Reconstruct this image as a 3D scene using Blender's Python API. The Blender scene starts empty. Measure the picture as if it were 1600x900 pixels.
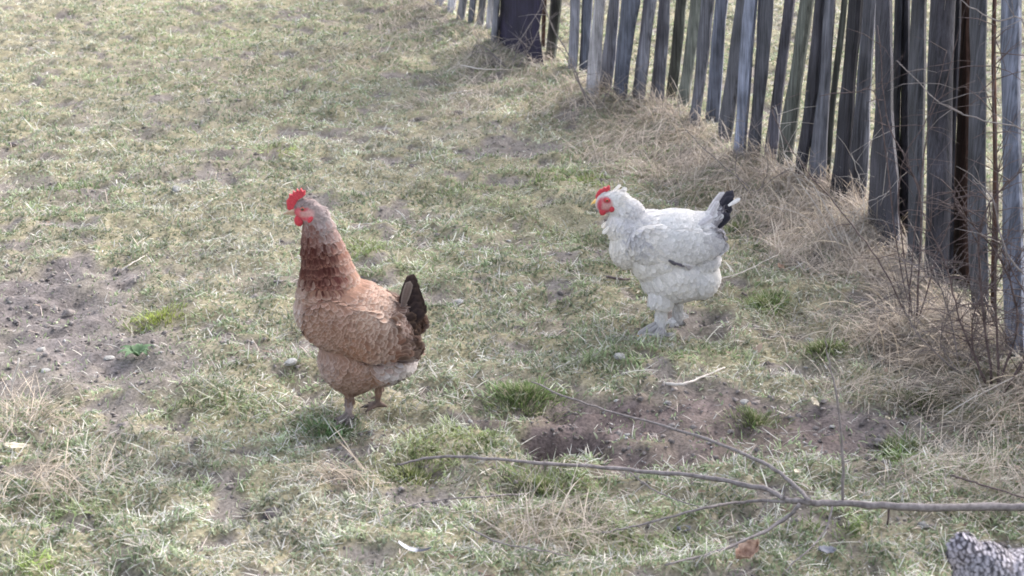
import bpy, bmesh, math, random
import numpy as np
from mathutils import Vector, Matrix

random.seed(7)
rng = np.random.default_rng(11)
scene = bpy.context.scene
COL = scene.collection

# ------------------------------------------------------------ camera, light
CAM_H = 1.42
F_PX = 2600.0                       # focal length in pixels of the 1600 px wide photograph
PITCH = math.radians(18.1)
cam_d = bpy.data.cameras.new("camera")
cam = bpy.data.objects.new("camera", cam_d); COL.objects.link(cam)
cam.location = (0, 0, CAM_H)
cam.rotation_euler = (math.pi / 2 - PITCH, 0, 0)
cam_d.sensor_width = 36.0
cam_d.lens = 36.0 * F_PX / 1600.0
cam_d.clip_start = 0.05
cam_d.clip_end = 1000
cam_d.dof.use_dof = True
cam_d.dof.focus_distance = 4.2
cam_d.dof.aperture_fstop = 9.0
scene.camera = cam
scene.cycles.filter_width = 1.8            # the phone picture is soft

SUN_EL, SUN_AZ = math.radians(35), math.radians(46)      # azimuth from +Y towards +X
SUN_STR, SUN_ANG, SKY_STR, EXPOSURE = 1.35, 30.0, 0.15, 2.0
w = bpy.data.worlds.new("World"); scene.world = w; w.use_nodes = True
nt = w.node_tree
for n in list(nt.nodes): nt.nodes.remove(n)
sky = nt.nodes.new("ShaderNodeTexSky"); sky.sky_type = 'NISHITA'; sky.sun_disc = False
sky.sun_elevation = SUN_EL; sky.sun_rotation = SUN_AZ; sky.air_density = 1.0; sky.dust_density = 3.0; sky.ozone_density = 1.0
bg = nt.nodes.new("ShaderNodeBackground"); bg.inputs[1].default_value = SKY_STR
wo = nt.nodes.new("ShaderNodeOutputWorld")
hs = nt.nodes.new("ShaderNodeHueSaturation"); hs.inputs['Saturation'].default_value = .45      # thin high cloud greys the blue
nt.links.new(sky.outputs[0], hs.inputs['Color']); nt.links.new(hs.outputs[0], bg.inputs[0]); nt.links.new(bg.outputs[0], wo.inputs[0])
sun_d = bpy.data.lights.new("sun", 'SUN'); sun_d.energy = SUN_STR; sun_d.angle = math.radians(SUN_ANG); sun_d.color = (1.0, 0.955, 0.91)
sun = bpy.data.objects.new("sun", sun_d); COL.objects.link(sun)
to_sun = Vector((math.sin(SUN_AZ) * math.cos(SUN_EL), math.cos(SUN_AZ) * math.cos(SUN_EL), math.sin(SUN_EL)))
sun.rotation_euler = to_sun.to_track_quat('Z', 'Y').to_euler()
scene.view_settings.view_transform = 'Standard'
scene.view_settings.look = 'None'
scene.view_settings.exposure = EXPOSURE
scene.view_settings.gamma = 1.0
scene.view_settings.use_curve_mapping = False

# ------------------------------------------------------------ geometry of the view (used to survey where things stand)
CP, SP = math.cos(PITCH), math.sin(PITCH)
def ray(px, py):
    a = (px - 800) / F_PX; b = (py - 450) / F_PX
    return Vector((a, CP - b * SP, -SP - b * CP))
def gnd(px, py, z=0.0):
    d = ray(px, py); t = (CAM_H - z) / -d.z
    return Vector((d.x * t, d.y * t, z))
def at_plane(px, py, p0, n):
    d = ray(px, py); o = Vector((0, 0, CAM_H)); t = (p0 - o).dot(n) / d.dot(n)
    return o + d * t
def px_scale(px, py):               # pixels per metre at that ground point
    return CP * (850 + (py - 450)) / CAM_H

# ------------------------------------------------------------ numpy noise
_perm = rng.permutation(512); _perm = np.concatenate([_perm, _perm]); _val = rng.random(1024)
def vnoise(x, y, seed=0):
    x = np.asarray(x, float) + seed * 17.31; y = np.asarray(y, float) + seed * 9.77
    xi = np.floor(x).astype(int); yi = np.floor(y).astype(int)
    fx = x - xi; fy = y - yi; fx = fx * fx * (3 - 2 * fx); fy = fy * fy * (3 - 2 * fy)
    def h(i, j): return _val[_perm[(_perm[i % 512] + j) % 512]]
    a = h(xi, yi); b = h(xi + 1, yi); c = h(xi, yi + 1); d = h(xi + 1, yi + 1)
    return (a * (1 - fx) + b * fx) * (1 - fy) + (c * (1 - fx) + d * fx) * fy
def fbm(x, y, oct=4, seed=0):
    s = 0; amp = 1; tot = 0; f = 1
    for o in range(oct):
        s = s + amp * vnoise(np.asarray(x) * f, np.asarray(y) * f, seed + o * 3); tot += amp; amp *= .55; f *= 2.03
    return s / tot
def sstep(a, b, v):
    t = np.clip((v - a) / (b - a), 0, 1); return t * t * (3 - 2 * t)

# ------------------------------------------------------------ materials
def new_mat(name):
    m = bpy.data.materials.new(name); m.use_nodes = True
    t = m.node_tree
    for n in list(t.nodes): t.nodes.remove(n)
    o = t.nodes.new("ShaderNodeOutputMaterial"); return m, t, o
def attr_mat(name, rough=.8, trans=0.0, noise=0.0, nscale=300, spec=.2, bump=0):
    m, t, o = new_mat(name)
    a = t.nodes.new("ShaderNodeAttribute"); a.attribute_name = "tint"
    col = a.outputs['Color']
    tc = t.nodes.new("ShaderNodeTexCoord")
    nz = t.nodes.new("ShaderNodeTexNoise"); nz.inputs['Scale'].default_value = nscale; nz.inputs['Detail'].default_value = 4
    t.links.new(tc.outputs['Object'], nz.inputs['Vector'])
    if noise > 0:
        mr = t.nodes.new("ShaderNodeMapRange"); mr.inputs[1].default_value = .25; mr.inputs[2].default_value = .75
        mr.inputs[3].default_value = 1 - noise; mr.inputs[4].default_value = 1 + noise
        t.links.new(nz.outputs[0], mr.inputs[0])
        vm = t.nodes.new("ShaderNodeVectorMath"); vm.operation = 'SCALE'
        t.links.new(col, vm.inputs[0]); t.links.new(mr.outputs[0], vm.inputs['Scale']); col = vm.outputs[0]
    p = t.nodes.new("ShaderNodeBsdfPrincipled"); p.inputs['Roughness'].default_value = rough
    p.inputs['Specular IOR Level'].default_value = spec
    t.links.new(col, p.inputs['Base Color'])
    if bump:
        b = t.nodes.new("ShaderNodeBump"); b.inputs['Strength'].default_value = bump; b.inputs['Distance'].default_value = .003
        t.links.new(nz.outputs[0], b.inputs['Height']); t.links.new(b.outputs[0], p.inputs['Normal'])
    out = p.outputs[0]
    if trans > 0:
        tr = t.nodes.new("ShaderNodeBsdfTranslucent"); t.links.new(col, tr.inputs[0])
        mx = t.nodes.new("ShaderNodeMixShader"); mx.inputs[0].default_value = trans
        t.links.new(p.outputs[0], mx.inputs[1]); t.links.new(tr.outputs[0], mx.inputs[2]); out = mx.outputs[0]
    t.links.new(out, o.inputs[0]); return m
def flat_mat(name, c1, c2, scale=60, rough=.7, bump=.3, stretch=(1, 1, 1), spec=.3, sss=0, detail=5, dist=.004):
    m, t, o = new_mat(name)
    tc = t.nodes.new("ShaderNodeTexCoord"); mp = t.nodes.new("ShaderNodeMapping"); mp.inputs['Scale'].default_value = stretch
    oi = t.nodes.new("ShaderNodeObjectInfo"); ad = t.nodes.new("ShaderNodeVectorMath"); ad.operation = 'ADD'
    ml = t.nodes.new("ShaderNodeMath"); ml.operation = 'MULTIPLY'; ml.inputs[1].default_value = 13.7
    t.links.new(oi.outputs['Random'], ml.inputs[0]); t.links.new(tc.outputs['Object'], ad.inputs[0]); t.links.new(ml.outputs[0], ad.inputs[1])
    t.links.new(ad.outputs[0], mp.inputs[0])
    nz = t.nodes.new("ShaderNodeTexNoise"); nz.inputs['Scale'].default_value = scale; nz.inputs['Detail'].default_value = detail
    nz.inputs['Roughness'].default_value = .65
    t.links.new(mp.outputs[0], nz.inputs['Vector'])
    r = t.nodes.new("ShaderNodeValToRGB"); r.color_ramp.elements[0].position = .32; r.color_ramp.elements[1].position = .68
    r.color_ramp.elements[0].color = (*c1, 1); r.color_ramp.elements[1].color = (*c2, 1)
    t.links.new(nz.outputs[0], r.inputs[0])
    p = t.nodes.new("ShaderNodeBsdfPrincipled"); p.inputs['Roughness'].default_value = rough
    p.inputs['Specular IOR Level'].default_value = spec
    if sss: p.inputs['Subsurface Weight'].default_value = sss; p.inputs['Subsurface Radius'].default_value = (.006, .002, .001)
    t.links.new(r.outputs[0], p.inputs['Base Color'])
    if bump:
        b = t.nodes.new("ShaderNodeBump"); b.inputs['Strength'].default_value = bump; b.inputs['Distance'].default_value = dist
        t.links.new(nz.outputs[0], b.inputs['Height']); t.links.new(b.outputs[0], p.inputs['Normal'])
    t.links.new(p.outputs[0], o.inputs[0]); return m

M_GRASS = attr_mat("grass_blades", .65, .35, 0, spec=.25)
M_STRAW = attr_mat("dry_straw", .75, .25, 0, spec=.2)
M_FEATH = attr_mat("feathers", .85, 0.12, .16, 220, spec=.12)
M_SKIN = attr_mat("hen_skin", .8, 0, .2, 250, spec=.15)
M_COMB = flat_mat("comb_red", (.34, .02, .035), (.56, .06, .08), 420, .6, .9, spec=.35, sss=.2, dist=.002)
M_BEAKH = flat_mat("beak_horn", (.30, .20, .14), (.48, .35, .26), 90, .45, .1)
M_BEAKY = flat_mat("beak_yellow", (.75, .42, .10), (.85, .55, .2), 90, .45, .1)
M_EYE = flat_mat("eye_dark", (.012, .008, .006), (.02, .012, .01), 50, .08, 0, spec=.8)
M_IRIS = flat_mat("eye_ring", (.35, .06, .03), (.45, .12, .05), 200, .4, 0)
M_TWIG = flat_mat("twig_bark", (.10, .085, .085), (.24, .21, .21), 90, .75, .4, (1, 1, 1))
M_TWIGD = flat_mat("twig_dark", (.05, .035, .035), (.13, .095, .095), 90, .75, .4)
M_TWIGP = flat_mat("twig_pale", (.34, .30, .28), (.58, .53, .49), 90, .8, .3)
M_STONE = flat_mat("pale_stone", (.20, .19, .18), (.36, .35, .34), 90, .85, .5)
M_STONED = flat_mat("dark_clod", (.05, .045, .06), (.13, .11, .10), 80, .9, .8)
M_LEAF = flat_mat("dead_leaf", (.17, .09, .06), (.50, .35, .27), 110, .7, .4)
M_LEAFP = flat_mat("pale_leaf", (.45, .38, .28), (.62, .55, .44), 70, .7, .4)
M_LEAFD = flat_mat("grey_leaf", (.10, .10, .12), (.25, .25, .28), 70, .7, .4)

# ------------------------------------------------------------ object helpers
def tag(o, label=None, cat=None, group=None, kind=None):
    if label: o['label'] = label
    if cat: o['category'] = cat
    if group: o['group'] = group
    if kind: o['kind'] = kind
    return o
def empty(name, loc, label, cat, group=None, rz=0):
    o = bpy.data.objects.new(name, None); COL.objects.link(o); o.location = loc; o.rotation_euler = (0, 0, rz)
    o.empty_display_size = .05
    return tag(o, label, cat, group)
def mesh_obj(name, verts, faces, mat, parent=None, colors=None, smooth=True):
    me = bpy.data.meshes.new(name)
    me.from_pydata([tuple(v) for v in verts], [], [tuple(f) for f in faces])
    if colors is not None:
        a = me.color_attributes.new("tint", 'FLOAT_COLOR', 'POINT')
        c = np.ones((len(verts), 4), np.float32); c[:, :3] = np.asarray(colors); a.data.foreach_set('color', c.ravel())
    me.materials.append(mat); 
    if smooth: me.polygons.foreach_set('use_smooth', [True] * len(me.polygons))
    me.update()
    o = bpy.data.objects.new(name, me); COL.objects.link(o)
    if parent: o.parent = parent
    return o
def np_mesh(name, V, faces_flat, loop_total, mat, colors, parent=None):
    """fast mesh from numpy arrays"""
    me = bpy.data.meshes.new(name)
    n = len(V); nf = len(loop_total)
    me.vertices.add(n); me.vertices.foreach_set('co', V.astype(np.float32).ravel())
    me.loops.add(len(faces_flat)); me.loops.foreach_set('vertex_index', faces_flat.astype(np.int32))
    me.polygons.add(nf)
    start = np.concatenate([[0], np.cumsum(loop_total)[:-1]]).astype(np.int32)
    me.polygons.foreach_set('loop_start', start); me.polygons.foreach_set('loop_total', loop_total.astype(np.int32))
    me.polygons.foreach_set('use_smooth', np.ones(nf, bool))
    me.update(calc_edges=True)
    if colors is not None:
        a = me.color_attributes.new("tint", 'FLOAT_COLOR', 'POINT')
        c = np.ones((n, 4), np.float32); c[:, :3] = colors; a.data.foreach_set('color', c.ravel())
    me.materials.append(mat)
    o = bpy.data.objects.new(name, me); COL.objects.link(o)
    if parent: o.parent = parent
    return o

def tube(pts, r0, r1, sides=6, wob=0.0):
    """tapered tube through points -> verts, faces"""
    P = [Vector(p) for p in pts]; n = len(P); V = []; Fc = []
    up = Vector((0, 0, 1))
    for i, p in enumerate(P):
        t = (P[min(i + 1, n - 1)] - P[max(i - 1, 0)]).normalized()
        a = t.cross(up); 
        if a.length < .1: a = t.cross(Vector((1, 0, 0)))
        a.normalize(); b = t.cross(a)
        r = r0 + (r1 - r0) * i / (n - 1)
        r *= 1 + wob * random.uniform(-1, 1)
        for k in range(sides):
            an = 2 * math.pi * k / sides
            V.append(p + (a * math.cos(an) + b * math.sin(an)) * r)
    for i in range(n - 1):
        for k in range(sides):
            k2 = (k + 1) % sides
            Fc.append((i * sides + k, i * sides + k2, (i + 1) * sides + k2, (i + 1) * sides + k))
    Fc.append(tuple(range(sides - 1, -1, -1))); Fc.append(tuple(range((n - 1) * sides, n * sides)))
    return V, Fc
def curve_pts(ctrl, n=14, jit=0.0):
    """Catmull-Rom through control points"""
    C = [Vector(c) for c in ctrl]; C = [2 * C[0] - C[1]] + C + [2 * C[-1] - C[-2]]
    out = []; segs = len(C) - 3
    per = max(2, n // segs)
    for s in range(segs):
        p0, p1, p2, p3 = C[s:s + 4]
        for k in range(per):
            t = k / per
            out.append(.5 * ((2 * p1) + (p2 - p0) * t + (2 * p0 - 5 * p1 + 4 * p2 - p3) * t * t + (3 * p1 - p0 - 3 * p2 + p3) * t ** 3))
    out.append(C[-2])
    if jit:
        out = [o + Vector((random.uniform(-jit, jit), random.uniform(-jit, jit), random.uniform(-jit, jit))) for o in out]
    return out

# ------------------------------------------------------------ terrain
def ell(px, py, rx, ry):                       # an ellipse surveyed on the ground: centre and half sizes in metres
    c = gnd(px, py); a = gnd(px + rx, py); b = gnd(px, py - ry); d = gnd(px, py + ry)
    return (c.x, c.y, a.x - c.x, abs(b.y - d.y) / 2)
BARE = [(60, 480, 190, 60, .95), (180, 540, 170, 55, .9), (30, 560, 130, 50, .8), (210, 585, 130, 34, .85), (90, 600, 110, 26, .7), (110, 430, 110, 26, .8), (250, 560, 90, 36, .7),
        (20, 285, 60, 18, .6), (820, 228, 80, 20, .8), (1000, 655, 190, 48, 1.0), (1180, 640, 200, 46, .8), (1330, 655, 150, 50, 1.0), (1120, 690, 190, 30, .75), (1450, 660, 60, 30, .7),
        (860, 690, 60, 28, 1.0), (930, 715, 100, 22, .8), (1090, 505, 75, 20, .85), (1060, 615, 130, 30, .6), (760, 650, 110, 10, .7),
        (560, 665, 90, 12, .5), (830, 505, 45, 20, .5), (1480, 600, 90, 26, .6), (1390, 560, 150, 20, .5), (1250, 700, 120, 25, .5),
        (700, 645, 60, 14, .9), (170, 865, 60, 20, .55), (430, 805, 18, 9, .9), (300, 232, 30, 10, .7), (1020, 770, 60, 12, .5), (1130, 800, 110, 14, .4),
        (470, 560, 80, 12, .55), (1400, 810, 90, 18, .45), (640, 120, 60, 10, .35), (360, 170, 80, 14, .35), (1000, 520, 40, 10, .7), (1300, 540, 120, 14, .35)]
BARE = [(*ell(a, b, c, d), s) for a, b, c, d, s in BARE]
GREEN = [(250, 495, 60, 14, 1.0, (.30, .36, .07)), (820, 612, 60, 22, 1.0, (.13, .22, .06)), (510, 672, 45, 12, 1.2, (.09, .19, .06)), (1190, 470, 45, 22, 1.1, (.14, .22, .05)),
         (1290, 545, 40, 16, 1.0, (.14, .2, .06)), (1180, 655, 45, 14, 1., (.14, .2, .06)), (1410, 705, 50, 18, 1., (.13, .2, .06)), (690, 690, 90, 40, .8, (.2, .25, .07)),
         (560, 395, 60, 24, .8, (.24, .29, .09)), (430, 240, 40, 12, .9, (.28, .34, .08)), (930, 285, 30, 10, 1., (.24, .3, .08)), (350, 750, 80, 26, .7, (.17, .24, .1)),
         (120, 800, 80, 30, .6, (.2, .25, .09)), (1000, 830, 120, 36, .6, (.2, .25, .08)), (850, 760, 120, 26, .7, (.18, .24, .08)), (100, 290, 60, 16, .7, (.18, .25, .1)),
         (1300, 830, 60, 18, .7, (.2, .27, .06)), (640, 420, 90, 30, .5, (.2, .25, .1)), (860, 350, 90, 40, .5, (.2, .24, .1)), (1050, 840, 40, 16, .8, (.22, .3, .08)),
         (780, 300, 120, 30, .5, (.2, .25, .1)), (980, 570, 120, 22, .6, (.16, .22, .08)), (60, 880, 40, 16, .8, (.25, .32, .07)), (330, 640, 90, 20, .5, (.22, .27, .09)),
         (1440, 640, 40, 12, .6, (.12, .18, .06)), (860, 280, 70, 12, .7, (.2, .28, .08)), (300, 55, 120, 16, .4, (.26, .3, .12)), (1130, 560, 120, 14, .6, (.16, .22, .08))]
GREEN = [(*ell(a, b, c, d), s, col) for a, b, c, d, s, col in GREEN]
FENCE_PX = [(560, -28), (640, 8), (700, 36), (770, 82), (850, 106), (885, 126), (930, 158), (1010, 180), (1072, 208), (1150, 262), (1240, 302), (1300, 322), (1345, 338), (1385, 380), (1440, 470), (1500, 520), (1580, 578), (1700, 680), (1840, 800)]
FENCE = [gnd(*p) for p in FENCE_PX]
FENCE_A = np.array([(p.x, p.y) for p in FENCE])
def fence_dist(x, y):
    """signed distance to the fence line, positive on the hens' side; and position along"""
    x = np.asarray(x, float); y = np.asarray(y, float)
    best = np.full(x.shape, 1e9); sgn = np.ones(x.shape)
    for i in range(len(FENCE_A) - 1):
        a = FENCE_A[i]; b = FENCE_A[i + 1]; d = b - a; L = (d ** 2).sum()
        t = np.clip(((x - a[0]) * d[0] + (y - a[1]) * d[1]) / L, 0, 1)
        qx = a[0] + t * d[0] - x; qy = a[1] + t * d[1] - y
        dd = np.sqrt(qx * qx + qy * qy)
        cr = d[0] * (y - a[1]) - d[1] * (x - a[0])
        m = dd < best
        best = np.where(m, dd, best); sgn = np.where(m, np.where(cr < 0, 1, -1), sgn)
    return best * sgn
def bare_mask(x, y):
    m = np.zeros(np.shape(x))
    wx = (fbm(np.asarray(x) * 5, np.asarray(y) * 5, 3, 41) - .5) * .22; wy = (fbm(np.asarray(x) * 5, np.asarray(y) * 5, 3, 47) - .5) * .30
    for cx, cy, rx, ry, s in BARE:
        d = np.sqrt(((x + wx - cx) / rx) ** 2 + ((y + wy - cy) / ry) ** 2)
        m = np.maximum(m, s * (1 - sstep(.6, 1.15, d)))
    n = fbm(np.asarray(x) * 9, np.asarray(y) * 9, 3, 5)
    m = np.clip(m * (.7 + .85 * n), 0, 1)
    spots = sstep(.60, .72, fbm(np.asarray(x) * 4.1, np.asarray(y) * 4.1, 3, 77)) * .45
    small = sstep(.58, .68, fbm(np.asarray(x) * 10, np.asarray(y) * 8, 3, 83)) * .85
    return np.maximum(np.maximum(m, spots), small)
def line_dist(x, y, pts):
    best = np.full(np.shape(x), 1e9)
    for i in range(len(pts) - 1):
        a = pts[i]; b = pts[i + 1]; dx = b.x - a.x; dy = b.y - a.y; L = dx * dx + dy * dy
        t = np.clip(((x - a.x) * dx + (y - a.y) * dy) / L, 0, 1)
        best = np.minimum(best, np.hypot(a.x + t * dx - x, a.y + t * dy - y))
    return best
BANK = [gnd(*p) for p in [(600, 640), (680, 640), (740, 655), (800, 668), (850, 668), (905, 662)]]
HOLE = ell(858, 682, 50, 24)
SCRAPE = ell(1010, 680, 230, 50)
def height(x, y):
    x = np.asarray(x, float); y = np.asarray(y, float)
    h = (fbm(x * 2.1, y * 2.1, 4, 1) - .5) * .055 + (fbm(x * 21, y * 21, 2, 4) - .5) * .026 + (fbm(x * 9, y * 9, 3, 2) - .5) * .055
    far = 1 - sstep(12, 25, np.hypot(x, y)); h = h * (.3 + .7 * far)
    b = bare_mask(x, y)
    h += b * ((fbm(x * 34, y * 34, 3, 9) - .5) * .030 - .012)
    h -= .045 * np.exp(-(line_dist(x, y, BANK) / .024) ** 2)
    u = (x - HOLE[0]) / HOLE[2]; v = (y - HOLE[1]) / HOLE[3]
    return h - .135 * (1 - sstep(.1, 1.05, hole_d(x, y))) + scrape_etc(x, y, 0 * u * v)
def hole_d(x, y):
    u = (x - HOLE[0]) / HOLE[2]; v = (y - HOLE[1]) / HOLE[3]
    u = u / np.where(u > 0, 2.6, 1.0); v = v / np.where(v > 0, .95, 1.5)
    return np.sqrt(u * u + v * v) + (fbm(x * 16, y * 16, 3, 71) - .5) * .5
def scrape_etc(x, y, h):
    d = np.sqrt(((x - SCRAPE[0]) / SCRAPE[2]) ** 2 + ((y - SCRAPE[1]) / SCRAPE[3]) ** 2)
    h -= .022 * (1 - sstep(.5, 1.1, d))
    fd = fence_dist(x, y)
    h += .045 * np.exp(-(fd / .22) ** 2)
    return h
def hz(x, y): return float(height(np.array([x]), np.array([y]))[0])
def on(px, py, up=0.0):
    p = gnd(px, py)
    for _ in range(3): p = gnd(px, py, hz(p.x, p.y) + up)
    return p

def axis(lo, hi, step, far):
    a = list(np.arange(lo, hi + 1e-6, step)); s = step; v = a[-1]
    up = []
    while v < far: s *= 1.35; v += s; up.append(v)
    s = step; v = a[0]; dn = []
    while v > -far: s *= 1.35; v -= s; dn.append(v)
    return np.array(dn[::-1] + a + up)
gx = axis(-3.4, 3.6, .0175, 150); gy = axis(2.0, 9.6, .021, 150)
GX, GY = np.meshgrid(gx, gy)
GZ = height(GX, GY)
nx, ny = len(gx), len(gy)
V = np.stack([GX.ravel(), GY.ravel(), GZ.ravel()], 1)
ii, jj = np.meshgrid(np.arange(nx - 1), np.arange(ny - 1)); q = (jj * nx + ii).ravel()
Fq = np.stack([q, q + 1, q + 1 + nx, q + nx], 1).ravel()
bm_ = bare_mask(GX, GY).ravel()
n1 = fbm(GX * 3, GY * 3, 4, 21).ravel()[:, None]; n2 = fbm(GX * 40, GY * 40, 3, 25).ravel()[:, None]
soil = np.array([.105, .090, .088]) * (1 - n1) * 2 * .5 + np.array([.175, .155, .15]) * n1
brown = (1 - sstep(.7, 1.4, np.sqrt(((GX - SCRAPE[0]) / SCRAPE[2] / 1.5) ** 2 + ((GY - SCRAPE[1]) / SCRAPE[3] / 1.3) ** 2))).ravel()[:, None]
soil = soil * (1 - brown) + soil * np.array([.96, .86, .84]) * brown        # redder earth where it is freshly scratched
soil = soil * (.45 + 1.1 * n2)
litter = np.array([.17, .155, .095]) * (1 - n2) + np.array([.30, .265, .19]) * n2
gcol = litter * (1 - bm_[:, None]) + soil * bm_[:, None]
hollow_shade = (1 - sstep(.2, 1.1, hole_d(GX, GY))).ravel()[:, None]
gcol = gcol * (1 - .68 * hollow_shade)                     # overhang shade painted into the earth colour of the dug hollow
M_GROUND = attr_mat("soil", .95, 0, .45, 130, spec=.1, bump=.9)
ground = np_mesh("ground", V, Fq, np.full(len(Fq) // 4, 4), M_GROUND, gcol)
tag(ground, "uneven ground of brown soil and dead litter under the grass", kind="structure")

# ------------------------------------------------------------ grass
def blades(P, L, W, yaw, tilt, bend, C, name, mat, segs=2, parent=None, tipcol=1.15, twist=None):
    """P (n,3) roots. Each blade leans towards yaw by tilt and bends further down; segs quads then a tip"""
    n = len(P)
    d = np.stack([np.cos(yaw), np.sin(yaw), np.zeros(n)], 1); up = np.array([0, 0, 1.0])
    tw = yaw + np.pi / 2 + (rng.normal(0, .6, n) if twist is None else twist)
    side = np.stack([np.cos(tw), np.sin(tw), rng.normal(0, .25, n)], 1)
    pts = [P]; a = tilt.copy(); cur = P.copy()
    for k in range(segs + 1):
        stepv = (d * np.sin(a)[:, None] + up * np.cos(a)[:, None]) * (L / (segs + 1))[:, None]
        cur = cur + stepv; pts.append(cur); a = a + bend / (segs + 1)
    rows = []; cols = []
    for k in range(segs + 1):
        wk = W * (1.0 - .35 * k / (segs + .5))
        off = side * (wk / 2)[:, None]
        rows += [pts[k] - off, pts[k] + off]
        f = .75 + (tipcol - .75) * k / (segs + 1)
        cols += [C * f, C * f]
    rows.append(pts[-1]); cols.append(C * tipcol)
    m = len(rows)
    V = np.stack(rows, 1).reshape(-1, 3); CC = np.clip(np.stack(cols, 1).reshape(-1, 3), 0, .9)
    base = (np.arange(n) * m)[:, None]
    fl = []; lt = []
    for k in range(segs):
        fl.append(base + np.array([[2 * k, 2 * k + 1, 2 * k + 3, 2 * k + 2]])); lt.append(4)
    fl.append(base + np.array([[2 * segs, 2 * segs + 1, 2 * segs + 2]])); lt.append(3)
    flat = np.concatenate(fl, 1).ravel(); ltot = np.tile(np.array(lt), n)
    return np_mesh(name, V, flat, ltot, mat, CC, parent)

def scatter(n, ymin=2.25, ymax=12.5, power=.75):
    u = rng.random(n); p = 1 - power
    y = (ymin ** p + u * (ymax ** p - ymin ** p)) ** (1 / p)
    x = (rng.random(n) * 2 - 1) * (.375 * y + .25)
    return x, y
def grass_field(n, kind):
    x, y = scatter(n)
    b = bare_mask(x, y)
    clump = fbm(x * 13, y * 13, 2, 60)
    keep = rng.random(n) > np.clip(b * 1.08, 0, .93)
    keep &= rng.random(n) < np.clip(.35 + 1.3 * clump, .1, 1)
    keep &= (hole_d(x, y) > .75) & ((line_dist(x, y, BANK) > .022) | (rng.random(n) < .25))
    x = x[keep]; y = y[keep]; b = b[keep]; clump = clump[keep]; n = len(x)
    z = height(x, y)
    g = fbm(x * 1.6, y * 1.6, 4, 31)               # greener or deader
    s2 = fbm(x * 6, y * 6, 3, 33)
    green = np.stack([.19 + .11 * s2, .235 + .12 * s2, .145 + .06 * s2], 1)
    olive = np.array([.36, .36, .285]); straw = np.array([.56, .53, .47]); grey = np.array([.42, .405, .385]); pink = np.array([.42, .35, .31])
    r = rng.random(n)
    fd = fence_dist(x, y)
    if kind == 'live':
        t = np.clip((g - .5) * 3.6 + .02 + .05 * (y - 4) + rng.normal(0, .35, n), 0, 1)[:, None]
        C = green * (1 - t) + olive * t
    else:
        C = np.where(r[:, None] < .36, straw, np.where(r[:, None] < .76, grey, pink))
    L = rng.uniform(.009, .026, n) * (.35 + 1.35 * clump)
    near_g = np.zeros(n)
    for cx, cy, rx, ry, s, col in GREEN:
        d = np.sqrt(((x - cx) / rx) ** 2 + ((y - cy) / ry) ** 2)
        k = s * (1 - sstep(.5, 1.2, d + (s2 - .5) * .8)); near_g = np.maximum(near_g, k)
        kk = np.clip(k, 0, 1)[:, None] * (.85 if kind == 'live' else .45)
        C = C * (1 - kk) + np.array(col)[None, :] * kk
    L = L * (1 + .45 * near_g)
    C = C * rng.uniform(.6, 1.4, n)[:, None] * (.72 + .6 * fbm(x * 2.4, y * 2.4, 3, 90))[:, None] * (.35 + 1.35 * fbm(x * 17, y * 12, 3, 95))[:, None]
    if kind == 'live':
        tilt = np.abs(rng.normal(.75, .45, n)); bend = rng.uniform(.2, 1.2, n)
        W = rng.uniform(.0016, .0036, n) * (.55 + .17 * y)
    else:
        tilt = np.abs(rng.normal(1.25, .25, n)); bend = rng.uniform(-.3, .7, n); L = L * rng.lognormal(.1, .4, n)
        W = rng.uniform(.0011, .0024, n) * (.6 + .17 * y); z = z + rng.uniform(.002, .012, n)
    if kind == 'live':                              # half of it is short broad mossy leaf
        sh = rng.random(n) < .6; L = np.where(sh, L * .6, L); W = np.where(sh, W * 1.7, W)
    yaw = rng.uniform(0, 2 * np.pi, n)
    return np.stack([x, y, z], 1), L, W, yaw, tilt, bend, C
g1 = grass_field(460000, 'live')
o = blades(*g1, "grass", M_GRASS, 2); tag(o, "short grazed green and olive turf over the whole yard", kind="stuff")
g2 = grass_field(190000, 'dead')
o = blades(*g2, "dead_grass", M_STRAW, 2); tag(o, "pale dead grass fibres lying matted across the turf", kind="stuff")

# clods and crumbs of soil on the bare patches
def crumbs(n, name, label, c1, c2, size, thr, mat):
    x, y = scatter(n); b = bare_mask(x, y)
    k = (b > thr) & (rng.random(n) < b); x = x[k]; y = y[k]; n = len(x); z = height(x, y)
    t = np.array([(1, 0, -.3), (-.5, .87, -.3), (-.5, -.87, -.3), (.5, .87, .4), (-1, 0, .4), (.5, -.87, .4), (0, 0, .9)])
    fc = np.array([(0, 3, 5), (3, 1, 4), (4, 2, 5), (0, 1, 3), (1, 2, 4), (2, 0, 5), (3, 4, 6), (4, 5, 6), (5, 3, 6)])
    r = size * rng.lognormal(0, .5, n)
    sc = np.stack([r * rng.uniform(.7, 1.4, n), r * rng.uniform(.7, 1.3, n), r * rng.uniform(.4, .9, n)], 1)
    a = rng.uniform(0, 6.28, n); J = t[None] + rng.normal(0, .18, (n, 7, 3)); J = J * sc[:, None]
    X = J[..., 0] * np.cos(a)[:, None] - J[..., 1] * np.sin(a)[:, None]; Y = J[..., 0] * np.sin(a)[:, None] + J[..., 1] * np.cos(a)[:, None]
    V = np.stack([X + x[:, None], Y + y[:, None], J[..., 2] + z[:, None]], 2).reshape(-1, 3)
    m = rng.random(n)[:, None]; C = np.array(c1) * (1 - m) + np.array(c2) * m
    C = np.repeat(C, 7, 0)
    fl = ((np.arange(n) * 7)[:, None, None] + fc[None]).ravel()
    o = np_mesh(name, V, fl, np.full(n * 9, 3), mat, C); tag(o, label, kind="stuff")
crumbs(52000, "soil_crumbs", "crumbs and clods of brown soil on the scratched bare patches", (.10, .088, .085), (.25, .22, .21), .0034, .25, M_GROUND)
crumbs(9000, "grit", "pale grit and bits scattered over the bare soil patches", (.22, .21, .20), (.48, .46, .45), .0024, .35, M_GROUND)

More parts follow.
